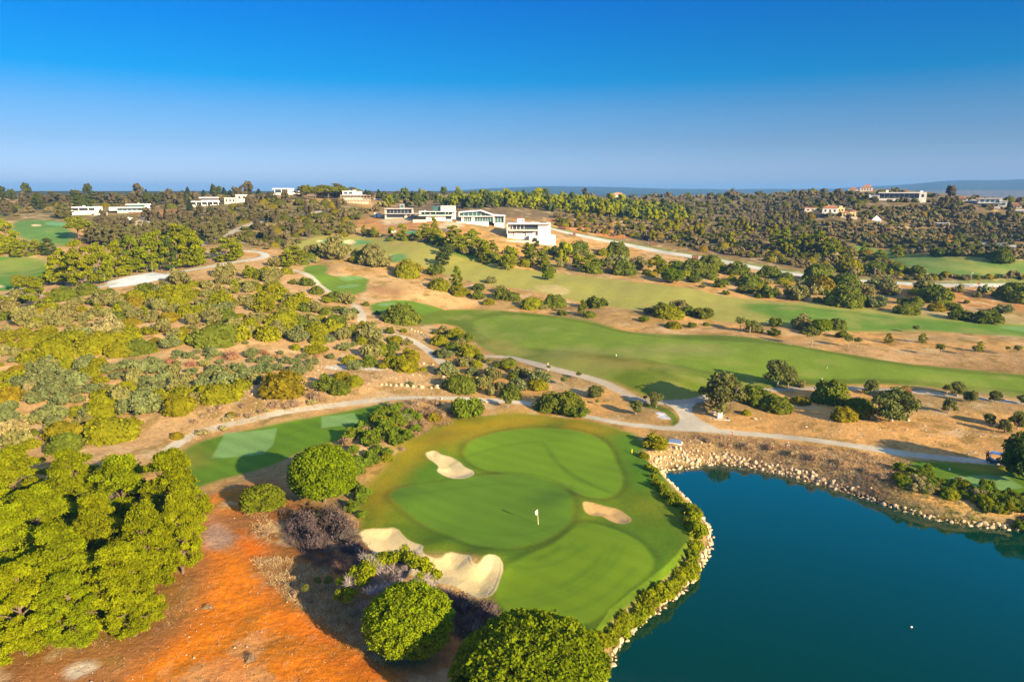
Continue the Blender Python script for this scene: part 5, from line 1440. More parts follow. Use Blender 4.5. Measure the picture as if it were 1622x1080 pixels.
r, m = house('yellow house with tower block and terracotta roof behind a round tree', 1340, 344, [
    ('wall', OCHRE, [(1327, 1337, 6, 14, 1, 8), (1334, 1345, 0, 7, -1, 8), (1345, 1354, 1, 9, -.5, 8)]), ('window', DGLASS, wins(1328, 1336, 2, 9, 12, .9, .14, .6) + wins(1335, 1353, 4, 3, 5.5, -1.12, .14, .6)),
    ('tower', OCHRE, [(1329, 1333.5, 14, 17, 2, 6)]), ('terrace', CREAM, [(1332, 1356, 0, .8, -3, 0)])])
mb = MB(); prism(mb, [((x - 1340) * m, z * m) for x, z in ((1333.5, 7), (1345, 7), (1340, 9))], -1.4, 8.4); prism(mb, [((x - 1340) * m, z * m) for x, z in ((1344.8, 9), (1354.6, 9), (1350, 11))], -.9, 8.4); node(mb, 'roof', TILE, r)
house('small cream house half hidden by trees beside the columned house', 1283, 335, [('wall', CREAM, [(1275, 1292, 0, 6, 0, 7)]), ('roof', TILE, [(1274.5, 1292.5, 6, 7, -.4, 7)]), ('window', DGLASS, wins(1277, 1290, 2, 2, 4, -.1, .14, .6))])
r, m = root_at('tent', 1388, 351); tag(r, 'white pyramid tent pitched in the scrub of the hill', 'tent')
mb = MB(); v = np.array([(-7 * m, 0, 2 * m), (7 * m, 0, 2 * m), (7 * m, 5, 2 * m), (-7 * m, 5, 2 * m), (0, 2.5, 9 * m)]); mb.add(v, np.array([(0, 1, 4), (1, 2, 4), (2, 3, 4), (3, 0, 4)])); node(mb, 'canopy', ROOFW, r)
parts(r, ('tent_wall', WHITE, lambda b: box(b, -6.6 * m, 6.6 * m, .2, 4.8, -1, 2 * m)))
house('flat white cabin alone in the scrub under the hilltop', 1494, 359, [('wall', WHITE, [(1485, 1502, 0, 5.4, 0, 6)]), ('roof', ROOFW, [(1484.5, 1502.5, 5.4, 6.2, -.4, 6.4)]), ('door', DGLASS, [(1491, 1493, 0.1, 4, -.1, 0)])], cat='cabin', name='cabin')
for label, cx, py, w, h, wall, tile in (
    ('pink-roofed villa at the highest point of the hill', 1351, 301, 13, 6, CREAM, True), ('tall cream villa with stepped roofs behind hilltop trees', 1372, 303, 18, 10, CREAM, True),
    ('salmon house among the trees above the long glass house', 1431, 308, 18, 7, CREAM, True), ('small white house next to the glass house end wall', 1480, 312, 15, 6, WHITE, False),
    ('cream villa with low terrace between trees on the hill shoulder', 1521, 319, 20, 6, CREAM, True), ('white annex stepping down below the cream hill villa', 1540, 321, 12, 4, WHITE, False),
    ('beige house at the far end of the hill ridge', 1606, 329, 20, 6, CREAM, True), ('beige bungalow below the last hilltop villa', 1614, 337, 22, 5, CREAM, False),
    ('far white villa with orange roofs on the central skyline', 977, 312, 26, 7, CREAM, True), ('tiny pale cottage on the wooded skyline', 12, 327, 9, 5, CREAM, True)):
    pl = [('wall', wall, [(cx - w / 2, cx + w / 2, 0, h * .6, 0, 8), (cx - w * .2, cx + w * .32, 0, h * .9, 1.5, 8)]), ('window', DGLASS, wins(cx - w * .42, cx + w * .42, 4, h * .2, h * .42, -.1, .14, .6))]
    if not tile: pl.append(('roof', ROOFW, [(cx - w / 2 - .3, cx + w / 2 + .3, h * .6, h * .7, -.4, 8), (cx - w * .22, cx + w * .34, h * .9, h, 1.2, 8)]))
    r, m = house(label, cx, py, pl)
    if tile:
        mb = MB(); prism(mb, [((x) * m, z * m) for x, z in ((-w / 2 - .3, h * .6), (w / 2 + .3, h * .6), (w * .3, h * .78), (-w * .3, h * .78))], -.4, 1.45); prism(mb, [(x * m, z * m) for x, z in ((-w * .22, h * .9), (w * .34, h * .9), (w * .06, h * 1.15))], 1.2, 8.3); node(mb, 'roof', TILE, r)
house('white two-storey modern villa with blue windows near the hill edge', 1570, 328, [
    ('wall', WHITE, [(1551, 1582, 0, 6, 0, 9), (1552, 1583, 6, 13, 1.5, 9), (1580, 1590, 1, 9, 0, 9)]), ('roof', WHITE, [(1550.5, 1583.5, 13, 14, .5, 9.4), (1579.5, 1590.5, 9, 9.8, -.4, 9)]),
    ('window', GLASS, wins(1554, 1581, 4, 8, 11.4, 1.38, .14, .4) + wins(1555, 1580, 4, 1.6, 5, -.1, .14, .4) + wins(1582, 1589, 1, 3.5, 7, -.1, .14, .3)), ('balcony', WHITE, [(1551, 1584, 6, 6.8, -1.4, 1.5)])], cat='villa')
house('white foundation walls on the building plot of bare earth', 207, 351, [('wall', WHITE, [(190, 213, 0, 5, 0, 4), (200, 206, 5, 6, 0, 3)]), ('door', DGLASS, [(203, 205, .1, 3.4, -.1, 0)])], name='shed', cat='shed')

# site cabins, hoarding
house('white site container beside the grey unfinished house', 598, 344, [('wall', WHITE, [(593, 604, 0, 6, 0, 3)]), ('roof', ROOFW, [(592.8, 604.2, 6, 6.5, -.1, 3.1)]), ('door', DGLASS, [(596, 598, .1, 4.4, -.08, 0)])], name='site_container', cat='container', sink=1)
house('green hoarding fence between trees below the cubic villa', 652, 371, [('panel', simple_mat('green_sheet', (.03, .14, .09), .8), [(644, 661, .2, 4.4, 0, .15)]), ('post', STEEL, [(x, x + .5, 0, 4.8, .15, .3) for x in (644, 650, 656, 660.5)])], name='hoarding_fence', cat='fence', sink=1)
house('small white storage box on the earthworks slope', 624, 368, [('wall', WHITE, [(620.5, 627, 0, 2.2, 0, 2)]), ('lid', ROOFW, [(620.2, 627.3, 2.2, 2.6, -.1, 2.1)])], name='storage_box', cat='box', sink=.5)

# vehicles
RUBBER = simple_mat('rubber', (.015, .015, .015), .9)
def car(label, px, py, colour, yaw, L_=4.3, van=False):
    r, m = root_at('parked_car' if not van else 'delivery_van', px, py, True, yaw); tag(r, label, 'car' if not van else 'van', )
    paint = simple_mat('car_paint', colour, .3, .03, 1, spec=.6)
    h = 1.45 if not van else 2.1; L = L_ / 2
    def body(b):
        prism(b, [(-L, .35), (-L, .85), (-L * .9, 1.0), (L * .35, 1.0), (L * .95, .85), (L, .6), (L, .35)], -.88, .88)
    def cabin(b):
        prism(b, [(-L * .95, 1.0), (-L * .82, h), (L * (.05 if not van else .35), h), (L * (.42 if not van else .6), 1.0)], -.78, .78)
    parts(r, ('body', paint, body, .06), ('cabin', DGLASS if not van else paint, cabin, .06), ('roof', paint, lambda b: box(b, -L * .8, L * .03, -.74, .74, h, h + .04)))
    for sx in (-.62, .62):
        for sy in (-.8, .8):
            mb = MB(); cyl(mb, (sx * L, sy - .1, .33), (sx * L, sy + .1, .33), .33, 14); w = node(mb, 'wheel', RUBBER, r)
    return r
car('dark red car on the slope road beside the white box villa', 891, 363, (.18, .02, .03), 10)
car('dark car parked on bare earth under the gabled villa', 706, 367, (.05, .05, .08), 20)
car('white van parked among builders vehicles on the ridge', 625, 318, (.75, .75, .75), 0, 5.0, True)
car('silver car parked next to the white van on the ridge', 615, 317, (.45, .48, .52), 35)
car('white car parked by the scaffolded house', 597, 318, (.72, .72, .72), -20)

# lamp posts along the slope road
def lamp_proto():
    r = link(bpy.data.objects.new('street_lamp', None)); r.empty_display_size = .3
    parts(r, ('pole', STEEL, lambda b: cyl(b, (0, 0, -.4), (0, 0, 1), .012, 8, .008)), ('lamp_head', STEEL, lambda b: box(b, -.01, .13, -.025, .025, .985, 1.01)))
    return r
lp = lamp_proto(); first = True
for i, (x, b, t, lab) in enumerate(((989, 378, 367, 'slim grey street lamp above the road, next above the blue-leaved bushes'), (1027, 389, 379, 'slim grey street lamp beside the upright rusty cabinet'), (1087, 396, 385, 'slim grey street lamp uphill of the wide rusty cabinet'),
        (1227, 424, 408, 'grey street lamp under the tall yellow-green pines'), (1287, 434, 420, 'grey street lamp between the pines and the road bend'), (1385, 440, 424, 'grey street lamp by the rusty screen on the level road'), (1466, 450, 433, 'grey street lamp in front of the far fairway'), (1537, 450, 432, 'grey street lamp behind the white gate pillar'),
        (242, 432, 414, 'thin grey lamp post at the edge of the pale car park'), (167, 453, 437, 'thin grey lamp post at the narrow end of the car park'))):
    o = lp if first else link(lp.copy())
    if not first:
        for ch in list(lp.children):
            c = link(ch.copy()); c.parent = o
    first = False
    P, m = at(x, b); o.location = P; H_ = (b - t) * m; o.scale = (H_, H_, H_); tag(o, lab, 'lamp', 'street lamps along the roads')
# rusty cabinets and pillars
for x, b, w, h, lab in ((909.5, 374, 4.5, 5.5, 'small rust-brown cabinet beside the road near the white box villa'), (1033, 389, 5, 6.5, 'upright rust-brown cabinet on the uphill verge beside a lamp'), (1101, 411, 10, 6.5, 'wide rust-brown cabinet on the sandy downhill verge'), (1353, 445, 13, 7, 'broad rust-brown screen where the road levels out')):
    house(lab, x, b, [('housing', RUST, [(x - w / 2, x + w / 2, 0, h, 0, 1.2)]), ('cap', RUST, [(x - w / 2 - .2, x + w / 2 + .2, h, h + .4, -.06, 1.26)])], name='utility_cabinet', cat='cabinet', sink=.5)
house('short white pillar in front of a street lamp', 1538, 454.5, [('shaft', WHITE, [(1536.2, 1539.8, 0, 3.6, 0, .9)]), ('cap', WHITE, [(1536, 1540, 3.6, 4, -.06, .96)])], name='gate_pillar', cat='pillar', sink=.5)
house('white pillar with a brick-red top beside the road', 1549.5, 455.5, [('shaft', WHITE, [(1547.8, 1551.2, 0, 5, 0, .9)]), ('cap', TILE, [(1547.6, 1551.4, 5, 8.6, -.02, .92)])], name='gate_pillar', cat='pillar', sink=.5)

# pumping cabinets by the junction
def cab(label, px, py, w, h):
    r, m = root_at('utility_cabinet', px, py, True, 14); tag(r, label, 'cabinet')
    W_ = w * m; H_ = h * m
    parts(r, ('housing', WHITE, lambda b: box(b, -W_ / 2, W_ / 2, -W_ * .35, W_ * .35, .12, H_), .03), ('plinth', CONC, lambda b: box(b, -W_ / 2 - .06, W_ / 2 + .06, -W_ * .35 - .06, W_ * .35 + .06, -.2, .12)),
          ('lid', WHITE, lambda b: box(b, -W_ / 2 - .05, W_ / 2 + .05, -W_ * .35 - .05, W_ * .35 + .05, H_, H_ + .07)),
          ('door', GREYW, lambda b: box(b, -W_ / 2 + .1, W_ / 2 - .1, -W_ * .35 - .03, -W_ * .35 - .003, .22, H_ - .12)))
cab('larger white cabinet on the concrete pad by the junction', 1139.5, 664, 7.5, 9.5)
cab('narrow white cabinet behind the larger one near the big olive', 1130, 659, 4.2, 8)
r, m = root_at('concrete_pad', 1141, 665, True, 14); tag(r, 'low concrete kerb frame around the white cabinet', 'pad')
parts(r, ('kerb', CONC, lambda b: (box(b, -1.5, 1.7, -.75, -.6, -.1, .1), box(b, -1.5, 1.7, 1.5, 1.65, -.1, .1), box(b, -1.5, -1.35, -.6, 1.5, -.1, .1), box(b, 1.55, 1.7, -.6, 1.5, -.1, .1))))
r, m = root_at('hatch_cover', 1069, 703, True, -8); tag(r, 'grey-blue sloping metal hatch on the bank above the rocks', 'hatch')
HB = simple_mat('blue_grey_metal', (.16, .24, .34), .4, .05, 2, metal=.3)
parts(r, ('frame', WHITE, lambda b: prism(b, [(-1.3, -.2), (1.3, -.2), (1.3, .16), (-1.3, .16)], -.55, .75)), ('lid', HB, lambda b: b.add(np.array([(-1.2, -.5, .17), (1.2, -.5, .17), (.9, .7, .5), (-.9, .7, .5), (-1.2, -.5, .14), (1.2, -.5, .14), (.9, .7, .14), (-.9, .7, .14)]), np.array([(0, 1, 2, 3), (4, 7, 6, 5), (0, 4, 5, 1), (1, 5, 6, 2), (2, 6, 7, 3), (3, 7, 4, 0)]))))
RED = simple_mat('red_paint', (.62, .03, .03), .5)
r, m = root_at('hydrant_post', 1160, 690, True); tag(r, 'small red hooked standpipe at the edge of the cart path', 'standpipe')
parts(r, ('pipe', RED, lambda b: (cyl(b, (0, 0, -.2), (0, 0, .62), .05, 8), cyl(b, (0, 0, .6), (-.2, 0, .72), .05, 8), cyl(b, (-.2, 0, .72), (-.32, 0, .58), .05, 8))), ('base', RED, lambda b: box(b, -.14, .14, -.14, .14, -.1, .06)))
YEL = simple_mat('yellow_paint', (.75, .55, .02), .6); WP = simple_mat('white_paint', (.8, .8, .76), .6)
def stake(name, label, px, py, h, mat, cat, wd=.07):
    r, m = root_at(name, px, py); tag(r, label, cat)
    parts(r, ('shaft', mat, lambda b: box(b, -wd, wd, -wd, wd, -.3, h)), ('tip', mat, lambda b: b.add(np.array([(-wd, -wd, h), (wd, -wd, h), (wd, wd, h), (-wd, wd, h), (0, 0, h + .1)]), np.array([(0, 1, 4), (1, 2, 4), (2, 3, 4), (3, 0, 4)]))))
stake('hazard_stake', 'yellow stake in the rough beside the bank shrubs', 1001, 720, .75, YEL, 'stake')
stake('hazard_stake', 'yellow stake among the shoreline bushes beyond the round bunker', 1084, 820, .75, YEL, 'stake')
stake('distance_marker', 'white marker post on the shaded bank of the fairway', 976, 570, .45, WP, 'marker', .07)
stake('distance_marker', 'white marker post by the fairway edge beyond the low dark hedge', 1302, 604, .5, WP, 'marker', .06)
stake('distance_marker', 'tiny white post in the middle of the bright fairway', 1310, 587, .25, WP, 'marker', .06)
stake('distance_marker', 'white post beside the tee near the golf cart', 1504, 744, .25, WP, 'marker', .1)
stake('dead_stem', 'bleached dead tree stump with a fork beside the upper path', 868, 591, 1.9, simple_mat('bleached_wood', (.55, .46, .36), .9), 'stump', .1)

# the pin
r, m = root_at('flagstick', 852.5, 832.5); tag(r, 'golf flagstick with a limp white flag on the main green', 'flagstick')
r.rotation_euler[1] -= .05
WFLAG = simple_mat('white_flag', (.85, .83, .74), .9, .05)
PALEY = simple_mat('pale_yellow_pole', (.72, .66, .38), .5)
parts(r, ('pole', PALEY, lambda b: cyl(b, (0, 0, -.1), (0, 0, 2.25), .042, 8, .03)), ('cup', simple_mat('cup_liner', (.75, .75, .72), .5), lambda b: tube(b, [(0, 0, -.1), (0, 0, .012)], [.06, .06], 12)))
fl = MB(); nn = 9
fv = [(-.03 - .36 * i / nn * (1 - .45 * j / 5), .05 * math.sin(i * .9 + j * .5), 2.2 - .52 * j / 5 - .34 * (i / nn) ** 1.2) for i in range(nn + 1) for j in range(6)]
fl.add(np.array(fv), np.array([(i * 6 + j, (i + 1) * 6 + j, (i + 1) * 6 + j + 1, i * 6 + j + 1) for i in range(nn) for j in range(5)]))
f_o = node(fl, 'flag', WFLAG, r); sm = f_o.modifiers.new('cloth', 'SOLIDIFY'); sm.thickness = .015

# golf cart and golfer
r, m = root_at('golf_cart', 1577, 734.5, True, -8); tag(r, 'dark golf cart with a pale blue roof parked on the path under a tree', 'golf cart')
NAVY = simple_mat('navy_body', (.012, .02, .045), .35, .05, 2, spec=.5); BLUEW = simple_mat('pale_blue_roof', (.50, .62, .80), .5, .03, 1); SEAT = simple_mat('tan_seat', (.42, .22, .10), .8)
parts(r,
  ('body', NAVY, lambda b: (prism(b, [(-1.25, .32), (-1.25, .75), (-1.0, .92), (-.7, .62), (-.35, .5), (.2, .5), (.25, .82), (.55, .85), (.6, .62), (1.25, .62), (1.25, .32)], -.58, .58)), .04),
  ('roof', BLUEW, lambda b: prism(b, [(-.95, 1.80), (-.8, 1.88), (.6, 1.9), (.8, 1.82), (.8, 1.78), (-.95, 1.76)], -.62, .62), .02),
  ('roof_post', STEEL, lambda b: [cyl(b, (x0, y, .8), (x1, y, 1.78), .025, 6) for y in (-.55, .55) for x0, x1 in ((-.98, -.75), (.5, .7))]),
  ('seat', SEAT, lambda b: (box(b, -.05, .48, -.52, .52, .82, .95), box(b, .42, .52, -.52, .52, .95, 1.35)), .03),
  ('windscreen', simple_mat('clear_screen', (.35, .42, .45), .1, spec=.7), lambda b: b.add(np.array([(-.97, -.54, .92), (-.97, .54, .92), (-.78, .54, 1.74), (-.78, -.54, 1.74), (-.96, -.54, .92), (-.96, .54, .92), (-.77, .54, 1.74), (-.77, -.54, 1.74)]), np.array([(0, 1, 2, 3), (4, 7, 6, 5)]))),
  ('steering_wheel', RUBBER, lambda b: tube(b, [(-.42 + .12 * math.sin(a), -.28 + .17 * math.cos(a), 1.02 + .12 * math.sin(a)) for a in np.linspace(0, 6.283, 15)], [.018] * 15, 5)),
  ('bag_rack', NAVY, lambda b: box(b, .7, 1.2, -.5, .5, .62, .7)))
for sx in (-.85, .88):
    for sy in (-.55, .55):
        mb = MB(); cyl(mb, (sx, sy - .09, .23), (sx, sy + .09, .23), .23, 14); w = node(mb, 'wheel', RUBBER, r)
        mb = MB(); cyl(mb, (sx, sy - .1, .23), (sx, sy + .1, .23), .12, 10); node(mb, 'rim', WP, w)
for y, c in ((-.25, (.10, .10, .12)), (.2, (.25, .05, .05))):
    g, _ = root_at('golf_bag', 1577, 734.5, True, -8); q = Vector((.98, y, .70)); q.rotate(g.rotation_euler); g.location += q
    tag(g, 'black golf bag standing on the cart rack' if y < 0 else 'dark red golf bag standing on the cart rack', 'golf bag')
    bm_ = simple_mat('bag_cloth', c, .7)
    parts(g, ('bag_body', bm_, lambda b: cyl(b, (0, 0, 0), (.12, 0, .78), .13, 10, .15)), ('club_heads', STEEL, lambda b: [cyl(b, (.12 + dx, dy, .74), (.16 + dx, dy, 1.0 + dz), .012, 5) or box(b, .10 + dx, .21 + dx, dy - .02, dy + .02, 1.0 + dz, 1.05 + dz) for dx, dy, dz in ((-.05, -.05, 0), (.04, .05, .06), (.05, -.06, -.03), (-.04, .06, .03))]))

def person(px, py, yaw):
    P, m = at(px, py)
    J = {'pel': (0, 0, .95), 'spi': (0, -.03, 1.18), 'che': (0, -.05, 1.40), 'nec': (0, -.04, 1.53), 'hd': (0, -.07, 1.62), 'top': (0, -.06, 1.76),
         'hl': (-.10, 0, .92), 'kl': (-.12, -.05, .50), 'al': (-.13, .02, .09), 'tl': (-.14, -.14, .04), 'hr': (.10, 0, .92), 'kr': (.12, -.02, .50), 'ar': (.14, .05, .09), 'tr': (.15, -.10, .04),
         'sl': (-.20, -.04, 1.43), 'el': (-.27, -.03, 1.16), 'wl': (-.22, -.22, 1.02), 'sr': (.20, -.04, 1.43), 'er': (.26, -.06, 1.16), 'wr': (.20, -.24, 1.04)}
    R = {'pel': .15, 'spi': .135, 'che': .15, 'nec': .06, 'hd': .095, 'top': .075, 'hl': .09, 'kl': .062, 'al': .045, 'tl': .035, 'hr': .09, 'kr': .062, 'ar': .045, 'tr': .035, 'sl': .062, 'el': .045, 'wl': .034, 'sr': .062, 'er': .045, 'wr': .034}
    E = [('pel', 'spi'), ('spi', 'che'), ('che', 'nec'), ('nec', 'hd'), ('hd', 'top'), ('pel', 'hl'), ('hl', 'kl'), ('kl', 'al'), ('al', 'tl'), ('pel', 'hr'), ('hr', 'kr'), ('kr', 'ar'), ('ar', 'tr'), ('che', 'sl'), ('sl', 'el'), ('el', 'wl'), ('che', 'sr'), ('sr', 'er'), ('er', 'wr')]
    for s, sg in (('l', 1), ('r', -1)):          # palm, five fingers and a thumb
        wx, wy, wz = J['w' + s]
        J['p' + s] = (wx + .01 * sg, wy - .07, wz - .03); R['p' + s] = .03; E.append(('w' + s, 'p' + s))
        for k in range(4):
            a = 'f%s%d' % (s, k); L_ = (.036, .042, .04, .032)[k]
            J[a] = (wx + .01 * sg + (k - 1.5) * .017, wy - .10, wz - .045); J[a + 'b'] = (J[a][0], J[a][1] - L_ * .7, J[a][2] - L_ * .7)
            R[a] = .009; R[a + 'b'] = .008; E += [('p' + s, a), (a, a + 'b')]
        J['th' + s] = (wx + .035 * sg, wy - .06, wz - .045); R['th' + s] = .01; E.append(('p' + s, 'th' + s))
    names = list(J); ix = {k: i for i, k in enumerate(names)}
    def skinned(name, keys, edges, grow, mat, parent):
        id_ = {k: i for i, k in enumerate(keys)}
        me = bpy.data.meshes.new(name); me.from_pydata([J[k] for k in keys], [(id_[a], id_[b]) for a, b in edges], [])
        o = link(bpy.data.objects.new(name, me)); o.parent = parent; me.materials.append(mat)
        md = o.modifiers.new('skin', 'SKIN'); md.use_smooth_shade = True
        for k in keys:
            me.skin_vertices[0].data[id_[k]].radius = (R[k] * grow, R[k] * grow * (.78 if k in ('pel', 'spi', 'che') else 1))
        me.skin_vertices[0].data[0].use_root = True
        sd = o.modifiers.new('sub', 'SUBSURF'); sd.levels = 1; sd.render_levels = 1
        return o
    root = link(bpy.data.objects.new('person', None)); root.location = P; root.rotation_euler = (0, 0, yaw); root.empty_display_size = .3
    tag(root, 'person in dark navy clothes standing beside the golf cart', 'person')
    skin = simple_mat('skin', (.50, .29, .20), .6, .04); navy = simple_mat('navy_cloth', (.014, .020, .055), .85, .1, 8); dark = simple_mat('dark_trousers', (.02, .018, .028), .9, .1, 8)
    skinned('body', names, E, 1.0, skin, root)
    skinned('shirt', ['che', 'spi', 'pel', 'sl', 'el', 'sr', 'er'], [('che', 'spi'), ('spi', 'pel'), ('che', 'sl'), ('sl', 'el'), ('che', 'sr'), ('sr', 'er')], 1.16, navy, root)
    skinned('trousers', ['pel', 'hl', 'kl', 'al', 'hr', 'kr', 'ar'], [('pel', 'hl'), ('hl', 'kl'), ('kl', 'al'), ('pel', 'hr'), ('hr', 'kr'), ('kr', 'ar')], 1.18, dark, root)
    hair = MB(); v, f = ICO[2]; w = v * np.array([.105, .115, .10]) + np.array([0, -.045, 1.70]); w[:, 2] = np.maximum(w[:, 2], 1.645); hair.add(w, f); node(hair, 'hair', simple_mat('dark_hair', (.02, .014, .01), .8), root)
    eye = MB()
    for x in (-.035, .035):
        eye.add(v * .012 + np.array([x, -.158, 1.655]), f)
    node(eye, 'eyes', RUBBER, root)
    ns = MB(); ns.add(np.array([(-.014, -.155, 1.615), (.014, -.155, 1.615), (0, -.188, 1.612), (0, -.158, 1.655)]), np.array([(0, 1, 2), (0, 2, 3), (1, 3, 2)])); node(ns, 'nose', skin, root)
    mo = MB(); box(mo, -.025, .025, -.160, -.150, 1.583, 1.592); node(mo, 'mouth', simple_mat('lips', (.32, .12, .10), .6), root)
    for x in (-.098, .098):
        ea = MB(); ea.add(v * np.array([.012, .022, .032]) + np.array([x, -.06, 1.64]), f); node(ea, 'ear', skin, root)
    return root
person(1563, 730, -math.atan2(1, 1.3))

# timber rail and stones of the upper path
r = link(bpy.data.objects.new('timber_rail', None)); pa, m = at(671, 531); pb, _ = at(684, 547); r.location = pa; tag(r, 'low pale timber rail along the upper path by the thicket', 'rail')
d = pb - pa
parts(r, ('rail', WOOD, lambda b: tube(b, [(0, 0, .7), tuple(d + Vector((0, 0, .7)))], [.09, .09], 6)))
for k in range(5):
    mb = MB(); q = d * (k / 4); cyl(mb, (q.x, q.y, q.z - .3), (q.x, q.y, q.z + .72), .07, 6); node(mb, 'post', WOOD, r)

# duck on the lake
r, m = root_at('duck', 1444, 992, True, 60); r.location = Vector((*plane_cast([(1444, 993)], WATER_Z)[0], WATER_Z)); r.scale = (.62, .62, .62); tag(r, 'tiny pale water bird afloat alone on the lake', 'bird')
dk = MB(); v, f = ICO[2]
bod = v * np.array([.24, .13, .11]); bod[:, 2] += .05 + np.where(bod[:, 0] > .12, (bod[:, 0] - .12) * .6, 0); dk.add(bod, f)
tube(dk, [(-.16, 0, .1), (-.22, 0, .2), (-.24, 0, .27)], [.06, .045, .04], 8); dk.add(v * np.array([.065, .05, .05]) + np.array([-.25, 0, .29]), f)
node(dk, 'body', simple_mat('pale_feathers', (.7, .62, .5), .8), r)
bk = MB(); bk.add(np.array([(-.30, -.02, .285), (-.30, .02, .285), (-.30, 0, .305), (-.37, 0, .28)]), np.array([(0, 1, 3), (1, 2, 3), (2, 0, 3)])); node(bk, 'beak', YEL, r)

# ------------------------------------------------------------------ stones along the lake
M_STONE = simple_mat('limestone', (.45, .335, .205), .9, .22, 3.0, bump=.06)
def stone_mesh(seed):
    rng = np.random.default_rng(seed); v, f = ICO[2]; w = v.copy()
    for k in range(9):
        n = rng.normal(size=3); n /= np.linalg.norm(n); d = rng.uniform(.55, .82)
        s = w @ n; w -= np.outer(np.maximum(s - d, 0), n)
    w *= np.array([1, rng.uniform(.7, .95), rng.uniform(.6, .85)])
    w *= 1 + .05 * (rng.random(len(w)) - .5)[:, None]
    mb = MB(); mb.add(w, f); return mb
STONE_MB = [stone_mesh(300 + i) for i in range(8)]
STONES = [s.mesh('boulder', M_STONE) for s in STONE_MB]
srng = np.random.default_rng(31)
SP_ = []
L2 = np.array(rounded([tuple(p) for p in LAKE], True, 1))
edge = []
for i in range(len(L2)):
    a, b = L2[i], L2[(i + 1) % len(L2)]
    n = max(1, int(np.linalg.norm(b - a) / .4))
    for k in range(n):
        edge.append((a + (b - a) * k / n, (b - a) / np.linalg.norm(b - a)))
cen = plane_cast([(1350, 950)], WATER_Z)[0]
for p, t in edge:
    if p[1] < 48 or abs(math.degrees(math.atan2(p[0], p[1]))) > 41:
        continue
    n = np.array([t[1], -t[0]])
    if np.dot(p + n - cen, p + n - cen) < np.dot(p - cen, p - cen): n = -n
    fb = float(smooth(CORNER[1] - 4, CORNER[1] + 2, p[1] + (p[0] - CORNER[0]) * .22))
    corner = math.exp(-np.sum((p - CORNER - np.array([3, 1])) ** 2) / 60)
    wband = .45 + .35 * fb + fb * (.4 + .8 * fbm(np.array([p[0] / 9]), np.array([p[1] / 9]), 2, 5)[0]) + 2.4 * corner
    for k in range(4 + int(fb * 2 + corner * 6)):
        o_ = srng.uniform(-.45, wband)
        q = p + n * o_ + t * srng.uniform(-.3, .3)
        s = .17 + .40 * srng.random() ** 1.7
        SP_.append((q[0], q[1], s, fb, corner))
kept = []
for q in sorted(SP_, key=lambda q: -q[2]):
    if all((q[0] - a[0]) ** 2 + (q[1] - a[1]) ** 2 > (.52 * (q[2] + a[2])) ** 2 for a in kept[-1500:]):
        kept.append(q)
# a short kerb of stones above the lower path and odd blocks on the slope
for i, (x, y, s) in enumerate(((604, 615, .5), (612, 614, .45), (619, 614, .5), (627, 614, .55), (636, 613, .6), (645, 614, .6), (655, 615, .65), (668, 615, .8), (682, 616, .6), (693, 615, 1.0), (652, 523, .5), (657, 525, .5), (662, 526, .5), (667, 527, .45), (702, 598, .6), (288, 665, .6), (700, 632, .4), (770, 637, .5), (788, 638, .4), (671, 577, .5), (686, 578, .45), (1196, 665, .6), (1438, 668, .5))):
    P, m = at(x, y); kept.append((P.x, P.y, s, 2, 0))
def seen(q): return q[2] / math.hypot(q[0], q[1])
kept.sort(key=seen, reverse=True)
rest = MB()
for i, (x, y, s, fb, cn) in enumerate(kept):
    z = float(ground_z(x, y)) + s * .02
    if i < 300 or fb == 2:
        o = link(bpy.data.objects.new('boulder', STONES[srng.integers(8)])); o.location = (x, y, z); o.scale = (s, s, s)
        o.rotation_euler = tuple(srng.uniform(0, 6.28, 3))
        if fb == 2: tag(o, 'pale block of stone lying on the dry slope beside a path', 'boulder', 'stones beside the paths')
        elif cn > .3: tag(o, 'pale limestone boulder piled at the inner corner of the lake', 'boulder', 'boulders at the lake corner')
        elif fb > .5: tag(o, 'pale limestone boulder in the rock edging below the dry bank', 'boulder', 'boulders below the dry bank')
        else: tag(o, 'pale limestone boulder in the rock edging beside the green', 'boulder', 'boulders beside the green')
    else:
        a = srng.uniform(0, 6.28); c_, s_ = math.cos(a), math.sin(a); k = srng.integers(8); v = STONE_MB[k].v[0]; f = ICO[2][1]
        rest.add(np.stack([(v[:, 0] * c_ - v[:, 1] * s_) * s + x, (v[:, 0] * s_ + v[:, 1] * c_) * s + y, v[:, 2] * s + z], -1), f)
if rest.v:
    o = link(bpy.data.objects.new('rock_rubble', rest.mesh('rock_rubble', M_STONE))); o['kind'] = 'stuff'; o['label'] = 'smaller pale stones packed along the lake edge'
# ------------------------------------------------------------------ the air
hb = MB(); box(hb, -10500, 10500, -200, 11800, -12, 150)
hm_, HN, HL = new_mat('haze')
ho = HN.new('ShaderNodeOutputMaterial'); hv = HN.new('ShaderNodeVolumePrincipled')
hv.inputs['Color'].default_value = (.17, .40, .78, 1)
hv.inputs['Density'].default_value = 1.3e-4
hv.inputs['Anisotropy'].default_value = 0.0
HL.new(hv.outputs[0], ho.inputs['Volume'])
haze = node(hb, 'haze', hm_); haze['kind'] = 'stuff'; haze['label'] = 'thin blue haze in the air over the hills'
